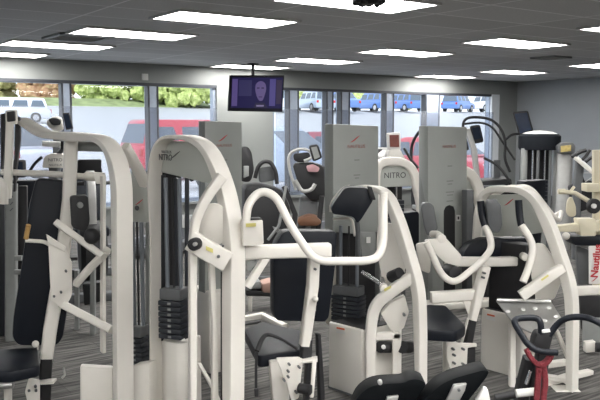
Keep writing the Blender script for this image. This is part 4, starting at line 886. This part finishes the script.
slab('chrome_plate', [(272, 226), (286, 231), (288, 224), (284, 239), (276, 232)], D - .03, 10, .01, CHROME, cb, bevel=0); bar('floor_bar', [(246, 279, D + .1), (290, 279, D + .1)], 5, .1, GREYD, cb, a=10); bar('leg', [(254, 246, D + .1), (254, 280, D + .1)], 6, .08, GREYD, cb, a=10); bar('leg', [(284, 244, D + .1), (284, 280, D + .1)], 6, .08, GREYD, cb, a=10)
cc = empty('cardio_trainer', base(306, 8.6), 'cardio trainer with silver hooped tray and small upright display beside the centre tower', 'exercise machine'); D = 8.6
rod('tray_hoop', [(296, 190, D), (290, 172, D), (288, 158, D), (292, 151, D), (302, 148.5, D), (311, 151, D), (312.5, 158, D), (304, 161, D)], 3, SILV, cc, r=.06); slab('tray', [(293, 154), (309, 152), (311, 158), (303, 163), (294, 161)], D + .03, 0, .08, RUBBER, cc, bevel=.01, r=.03)
o = slab('display', [(308.5, 145.5), (318, 144), (322.5, 158), (313, 162)], D - .05, 0, .04, RUBBER, cc, r=.03); slab('screen', [(311, 147.5), (316.8, 146.5), (320, 157), (314.5, 159.5)], D - .08, 0, .003, GREYM, o, bevel=0)
slab('body', [(292, 164), (310, 162), (324, 166), (326, 198), (312, 202), (300, 190)], D + .06, 0, .25, RUBBER, cc, bevel=.03, r=.05); rod('link_arm', [(295, 180, D - .04), (302, 192, D - .04), (312, 190, D - .04), (315, 184, D - .04)], 4, SILV, cc, r=.05); slab('pink_cover', [(306, 166), (313, 164), (320, 168), (318, 172), (308, 172)], D - .03, 0, .03, mat('dusty_pink', (.42, .24, .26), .6, noise=.1), cc, r=.02)
bar('rear_leg', [(322, 196, D), (317, 240, D), (316, 268.5, D)], 5, .06, RUBBER, cc, a=0); bar('front_leg', [(284, 186, D), (295, 214, D), (290, 268.5, D)], 5, .06, RUBBER, cc, a=0); slab('lower_body', [(300, 196), (318, 198), (320, 262), (294, 262)], D + .12, 0, .2, GREYD, cc, bevel=.03)
slab('seat', [(297, 220), (308, 215.5), (317, 217), (322, 222), (318, 226), (299, 226)], D - .1, 0, .25, mat('brown_seat', (.16, .075, .04), .5, noise=.1), cc, bevel=.02, r=.04); bar('seat_post', [(308, 226, D), (308, 268, D)], 5, .06, GREYM, cc, a=0)
wb = empty('dark_filler', base(410, 7.), 'black padded block added to fill the dark gap behind the sloping centre arch', 'bench')  # low dark object made up to fill a dark gap
slab('pad', [(399, 214), (419, 211), (424, 250), (400, 254)], 7., 25, .1, BLACK, wb, bevel=.02, r=.03); bar('leg', [(403, 250, 7.05), (403, 302, 7.05)], 5, .05, GREYD, wb, a=0); bar('leg', [(420, 248, 7.05), (420, 302, 7.05)], 5, .05, GREYD, wb, a=0); slab('lower_pad', [(398, 256), (430, 254), (432, 268), (400, 272)], 6.95, 25, .2, BLACK, wb, bevel=.02)
st = empty('stair_climber', base(485, 12.0), 'black stair climber with long curved handrails before the white window edge', 'exercise machine')
D = 12.0
rod('handrail', [(468, 150, D), (464, 133, D), (462.5, 123, D), (467, 117.5, D), (480, 117, D), (492, 119.5, D - .1), (502, 129, D - .2), (506, 144, D - .2), (504, 158, D - .2), (510, 172, D - .2)], 2.7, RUBBER, st, r=.12)
rod('handrail', [(464, 124, D + .5), (480, 122, D + .5), (492, 126, D + .5), (500, 138, D + .5), (515, 160, D + .4)], 2.2, RUBBER, st, r=.2); rod('handrail', [(484, 158, D - .2), (498, 165, D - .3), (508, 178, D - .4), (514, 195, D - .4)], 2.7, RUBBER, st, r=.15)
o = slab('console', [(470, 126), (480, 124.5), (484, 142), (474, 144)], D, 0, .06, RUBBER, st, r=.04); slab('screen', [(472, 128), (479, 127), (481.5, 138), (474.5, 140)], D - .02, 0, .004, BLUEB, o, bevel=0)
bar('mast', [(467, 129, D), (474, 150, D), (478, 186, D), (478, 226, D)], 5.5, .08, SILV, st, a=0); bar('mast', [(497, 160, D + .3), (497, 225, D + .3)], 6, .08, GREYD, st, a=0)
slab('step_housing', [(470, 182), (512, 178), (518, 229), (466, 229)], D, 0, .5, RUBBER, st, bevel=.04)
for k in range(4): slab('step', [(482, 186 + k * 10), (506, 185 + k * 10), (506, 188 + k * 10), (482, 189 + k * 10)], D - .1, 0, .12, GREYD, st, bevel=.005)

# tall grey tower left, behind the front press
m6 = empty('tall_tower_machine', base(221, 5.0), 'machine with a tall grey tower standing left of the pale pillar', 'exercise machine', GRP)
tp, tpl = tower(m6, None, [(205, 121), (242, 122), (242, 300), (205, 300)], 5.0, [(160, 5), (172, 7)], 224, 141, 14, None)
slab('tower_edge', [(199, 122), (205, 121), (205, 300), (199, 300)], 4.95, -50, .04, GREYM, m6)
q = P(217, 380, 5.0); MB().box(V((q.x, q.y + .05, .27)), tpl.u * .13, tpl.n * .13, UP * .27).build('shell', CREAM, m6, bevel=.02)
# grey upright left
ur = empty('cable_column', base(11, 5.7), 'grey upright cable column behind the left seat pad', 'exercise machine', GRP)
bar('column_post', [(11.5, 184, 5.7), (11.5, 344.5, 5.7)], 13, .1, GREYM, ur, a=10); slab('guard', [(18, 186), (27, 186), (27, 340), (18, 340)], 5.8, 10, .04, RUBBER, ur, ref=18); slab('guard', [(-14, 190), (4.5, 190), (4.5, 343), (-14, 343)], 5.8, 10, .04, PLATE, ur, ref=4)
for y in (258, 272): bar('peg', [(15, y, 5.62), (22, y, 5.62)], 5, .04, GREYM, ur, a=10)
for y in (198, 204, 210): bar('scale_mark', [(10, y + 1, 5.63), (13, y - 2, 5.63)], 1, .004, GREYD, ur, a=10)
# floor rail of a bench behind the first arch
rl = empty('bench_frame', base(86, 6.0), 'low cream floor rail and posts behind the first arch', 'bench frame')
bar('floor_rail', [(66, 336, 6.1), (100, 350, 5.75)], 5, .05, CREAM, rl, a=0); bar('rail_post', [(93, 262, 5.85), (93, 346, 5.85)], 5, .05, GREYM, rl, a=0); bar('rail_post', [(77, 270, 6.0), (77, 340, 6.0)], 4, .05, GREYM, rl, a=0)
slab('rail_pad', [(82, 284), (100, 282), (100, 302), (84, 306)], 5.9, 0, .1, RUBBER, rl, bevel=.01); bar('rail_block', [(100, 344, 5.75), (107, 346, 5.75)], 8, .05, CREAM, rl, a=0)
# low bench with a tan cushion
bn = empty('low_bench', base(264, 6.6), 'low bench with a tan pink cushion seen under the seat beam', 'bench')
slab('cushion', [(262, 284), (274, 281), (277, 289), (275, 294), (262, 293)], 6.6, 10, .2, mat('tan_vinyl', (.42, .27, .22), .5, noise=.05), bn, bevel=.02); slab('bench_frame', [(246, 290), (277, 293), (277, 297), (246, 296)], 6.6, 10, .18, RUBBER, bn, bevel=.01)
slab('headrest', [(248, 283), (261, 281), (262, 289), (249, 290)], 6.6, 10, .18, GREYM, bn, bevel=.02)
bar('leg', [(250, 296, 6.6), (250, 313, 6.6)], 4, .04, CREAM, bn, a=0); bar('leg', [(273, 296, 6.6), (273, 313, 6.6)], 4, .04, CREAM, bn, a=0)
fr = empty('floor_stand', base(228, 6.0), 'low cream and black floor stand beside the front seat', 'stand')
bar('floor_rail', [(198, 328, 6.1), (262, 316, 6.35), (285, 326, 6.0)], 6, .06, CREAM, fr, a=0); bar('rail_sleeve', [(199, 334, 5.95), (260, 322, 6.2)], 4, .05, RUBBER, fr, a=0); bar('stand_post', [(204, 302, 6.1), (204, 330, 6.1)], 7, .05, GREYD, fr, a=0); knob('stand_knob', 201, 305, 6.05, 3.6, WHITEP, fr)
# white console terminal between the towers
wt = empty('console_terminal', base(395, 9.), 'white terminal with a brown screen between the two tall towers', 'terminal')
o = slab('console', [(387.5, 133), (400.5, 132.5), (401, 150), (388.5, 150)], 9., 10, .06, WHITEP, wt, r=.02); slab('screen', [(389.5, 135), (399, 134.8), (399.3, 147), (390, 147)], 8.985, 10, .004, mat('brown_screen', (.08, .03, .025), .25, noise=.3, nscale=12, emit=(.14, .05, .04), estr=.6), o, bevel=0)
slab('housing', [(389, 150), (400, 149), (406, 160), (410, 170), (389, 170)], 9., 10, .1, CREAM, wt, r=.03); bar('rear_arm', [(404, 148, 9.0), (411, 160, 9.0), (418, 168, 9.0)], 3, .03, RUBBER, wt); bar('pillar', [(397, 168, 9.05), (397, 262.5, 9.05)], 10, .08, GREYD, wt, a=0)
# left: console heads and the lettered white box behind the first arm
hd = empty('cardio_console', base(56, 8.9), 'dark cardio console with white surround above the first arm', 'exercise machine')
slab('surround', [(46, 121), (53, 116), (61, 117), (63, 130), (55, 132), (47, 126)], 8.95, 0, .05, CREAM, hd, r=.04); slab('display', [(47.5, 119), (54, 117.5), (60, 119.5), (60, 125), (52, 125.5)], 8.9, 0, .04, RUBBER, hd, r=.03); slab('side_screen', [(62.5, 113), (69, 112.5), (73, 128.5), (66, 130)], 8.85, 0, .03, RUBBER, hd); slab('screen_glass', [(63.5, 114.5), (68.3, 114), (71.7, 127.5), (66.5, 128.5)], 8.84, 0, .003, BLUEB, hd, bevel=0)
bar('console_post', [(57, 128, 9.0), (57, 268, 8.9)], 7, .08, GREYD, hd, a=0)
bx = empty('lettered_head', base(53, 7.2), 'cream machine head with lettered plate behind the first arm', 'exercise machine', GRP)
o = slab('head_box', [(44, 157), (50, 153.5), (62, 153.5), (64.5, 157), (64.5, 168), (42, 168)], 7.2, 10, .12, CREAM, bx, r=.02); ptext('NITRO', 'logo_text', 55.5, 160, 7.2, 10, 13, INK, o, off=.012); ptext('NAUTILUS', 'small_text', 55.5, 165, 7.2, 10, 12, INK, o, off=.012)
bar('head_post', [(54, 166, 7.3), (54, 297.5, 7.3)], 9, .08, GREYD, bx, a=0); slab('dark_end', [(60.5, 141), (68, 141), (68, 149.5), (60.5, 149.5)], 7.15, 0, .1, RUBBER, bx); bar('head_arm', [(43, 143.5, 7.2), (60.5, 144.5, 7.2)], 5.5, .05, WHITEP, bx, a=0); rod('cable_loop', [(27, 176, 7.1), (34, 164, 7.1), (42, 157, 7.1)], 3, RUBBER, bx, r=.05)
bar('arm_stay', [(64, 148, 7.2), (58, 155, 7.25)], 4, .04, GREYD, bx, a=0)
# round weight column
rc = empty('weight_column', base(540, 10.3), 'round weight column with a dark cap and white dome by the grey wall', 'exercise machine', GRP)
b = base(540, 10.3); r = 20.5 / F * 10.3; zt = P(540, 133, 10.3).z
MB().lathe(V((b.x, b.y, zt)), [(0, .034), (r * .3, .028), (r * .6, .015), (r * .8, -.005), (r * .82, -.01), (0, -.01)], 28).build('dome', WHITEP, rc)
MB().lathe(V((b.x, b.y, zt)), [(0, -.012), (r * .9, -.012), (r, -.04), (r, -.19), (r * .94, -.22), (0, -.22)], 32).build('cap', mat('cap_charcoal', (.016, .018, .022), .6, noise=.05), rc)
for k, (ang, m_, rr_) in enumerate(((200, GREYM, .045), (340, SILV, .05), (90, GREYM, .05), (250, GREYD, .02), (290, GREYD, .02))):
    q = V((b.x + r * .86 * math.cos(math.radians(ang)), b.y + r * .86 * math.sin(math.radians(ang)), 0)); MB().cyl(q, q + UP * (zt - .2), rr_, seg=14).build('column_post', m_, rc)
for k in range(12): MB().box(V((b.x, b.y, .3 + k * .05)), V((.14, 0, 0)), V((0, .07, 0)), V((0, 0, .022))).build('weight_plate', PLATE, rc)
for dx in (-.08, .08): MB().cyl(V((b.x + dx, b.y, .3)), V((b.x + dx, b.y, zt - .2)), .012, seg=8).build('guide_rod', CHROME, rc)
MB().box(V((b.x, b.y, .13)), V((.24, 0, 0)), V((0, .2, 0)), UP * .13).build('base_shell', GREYM, rc, bevel=.02); MB().box(V((b.x, b.y, 1.32)), V((.12, 0, 0)), V((0, .03, 0)), UP * .025).build('pulley_block', mat('brass_pulley', (.3, .25, .1), .4, .3, noise=.1), rc, bevel=.01)
MB().box(V((b.x, b.y + .12, .75)), V((.17, 0, 0)), V((0, .01, 0)), UP * .55).build('dark_back', RUBBER, rc)  # dark sheet added so the space between the posts reads dark
nospec(MATS['cap_charcoal'])
# screen on a mast
sm = empty('screen_stand', base(522, 12.), 'dark tilted screen on a mast behind the round weight column', 'screen'); o = slab('screen_case', [(512.5, 112), (528, 110.5), (533.5, 131), (519.5, 136)], 12., -10, .05, RUBBER, sm, r=.03); slab('screen', [(514.5, 113.8), (527, 112.6), (531.5, 129.8), (520.3, 133.5)], 11.96, -10, .003, mat('blue_screen', (.015, .03, .07), .2, noise=.3, nscale=6), o, bevel=0)
bar('mast', [(523, 132, 12.05), (521, 229, 12.05)], 5, .06, GREYD, sm, a=0); rod('handle', [(505, 140, 12.0), (512, 134, 12.), (522, 134, 12.)], 2.4, RUBBER, sm, r=.1)
# amber console machine, wheel and rod by the wall
ac = empty('amber_console', base(566, 10.), 'pale round cabinet with an amber console right of the weight column', 'exercise machine'); b = base(566, 10.)
MB().lathe(V((b.x, b.y, 0)), [(0, 1.25), (.09, 1.25), (.095, 1.2), (.10, 0), (0, 0)], 24).build('cabinet', SILV, ac); o = slab('console', [(558.5, 146), (563, 142.5), (573, 142.5), (575.5, 146), (575, 153), (560, 154)], 9.85, 0, .12, GREYD, ac, r=.02); slab('display', [(561, 146), (571, 145), (571, 151), (561, 152.3)], 9.83, 0, .01, mat('amber_panel', (.42, .33, .12), .4, noise=.2, nscale=30), o, bevel=0)
sbk = empty('upright_bike', base(590, 9.2), 'upright bike with spoked wheel and white rod at the right edge', 'exercise bike')
wc = P(598, 173, 9.2); MB().sweep([wc + V((math.cos(t_) * .2, .08 * math.sin(t_) * 0, math.sin(t_) * .2)) for t_ in [2 * math.pi * i / 32 for i in range(32)]], circ(.02), None, True).build('wheel', RUBBER, sbk)
sp_ = MB()
for k in range(10): sp_.cyl(wc, wc + V((math.cos(k * .628) * .19, 0, math.sin(k * .628) * .19)), .005, seg=6)
sp_.build('spoke', SILV, sbk); rod('rod', [(577, 158, 9.1), (598, 176, 9.1)], 4, WHITEP, sbk); rod('handle', [(572, 157, 9.1), (580, 152, 9.1), (586, 150, 9.1)], 4, RUBBER, sbk, r=.03); rod('handle', [(578, 164, 9.1), (586, 156, 9.1), (590, 150, 9.1)], 3, RUBBER, sbk, r=.03)
bar('post', [(580, 160, 9.2), (576, 200, 9.2), (576, 259, 9.2)], 8, .08, GREYD, sbk, a=0); slab('seat', [(570, 186), (592, 180), (598, 206), (574, 214)], 9.25, 0, .1, RUBBER, sbk, bevel=.02, r=.03); bar('stay', [(598, 176, 9.2), (596, 259, 9.2)], 5, .05, GREYM, sbk, a=0)

scene.view_settings.view_transform = 'Standard'; scene.view_settings.look = 'None'; scene.view_settings.gamma = 1; scene.view_settings.use_curve_mapping = False
scene.view_settings.exposure = EXPOSURE
scene.cycles.max_bounces = 8; scene.cycles.transparent_max_bounces = 16; scene.cycles.sample_clamp_indirect = 4
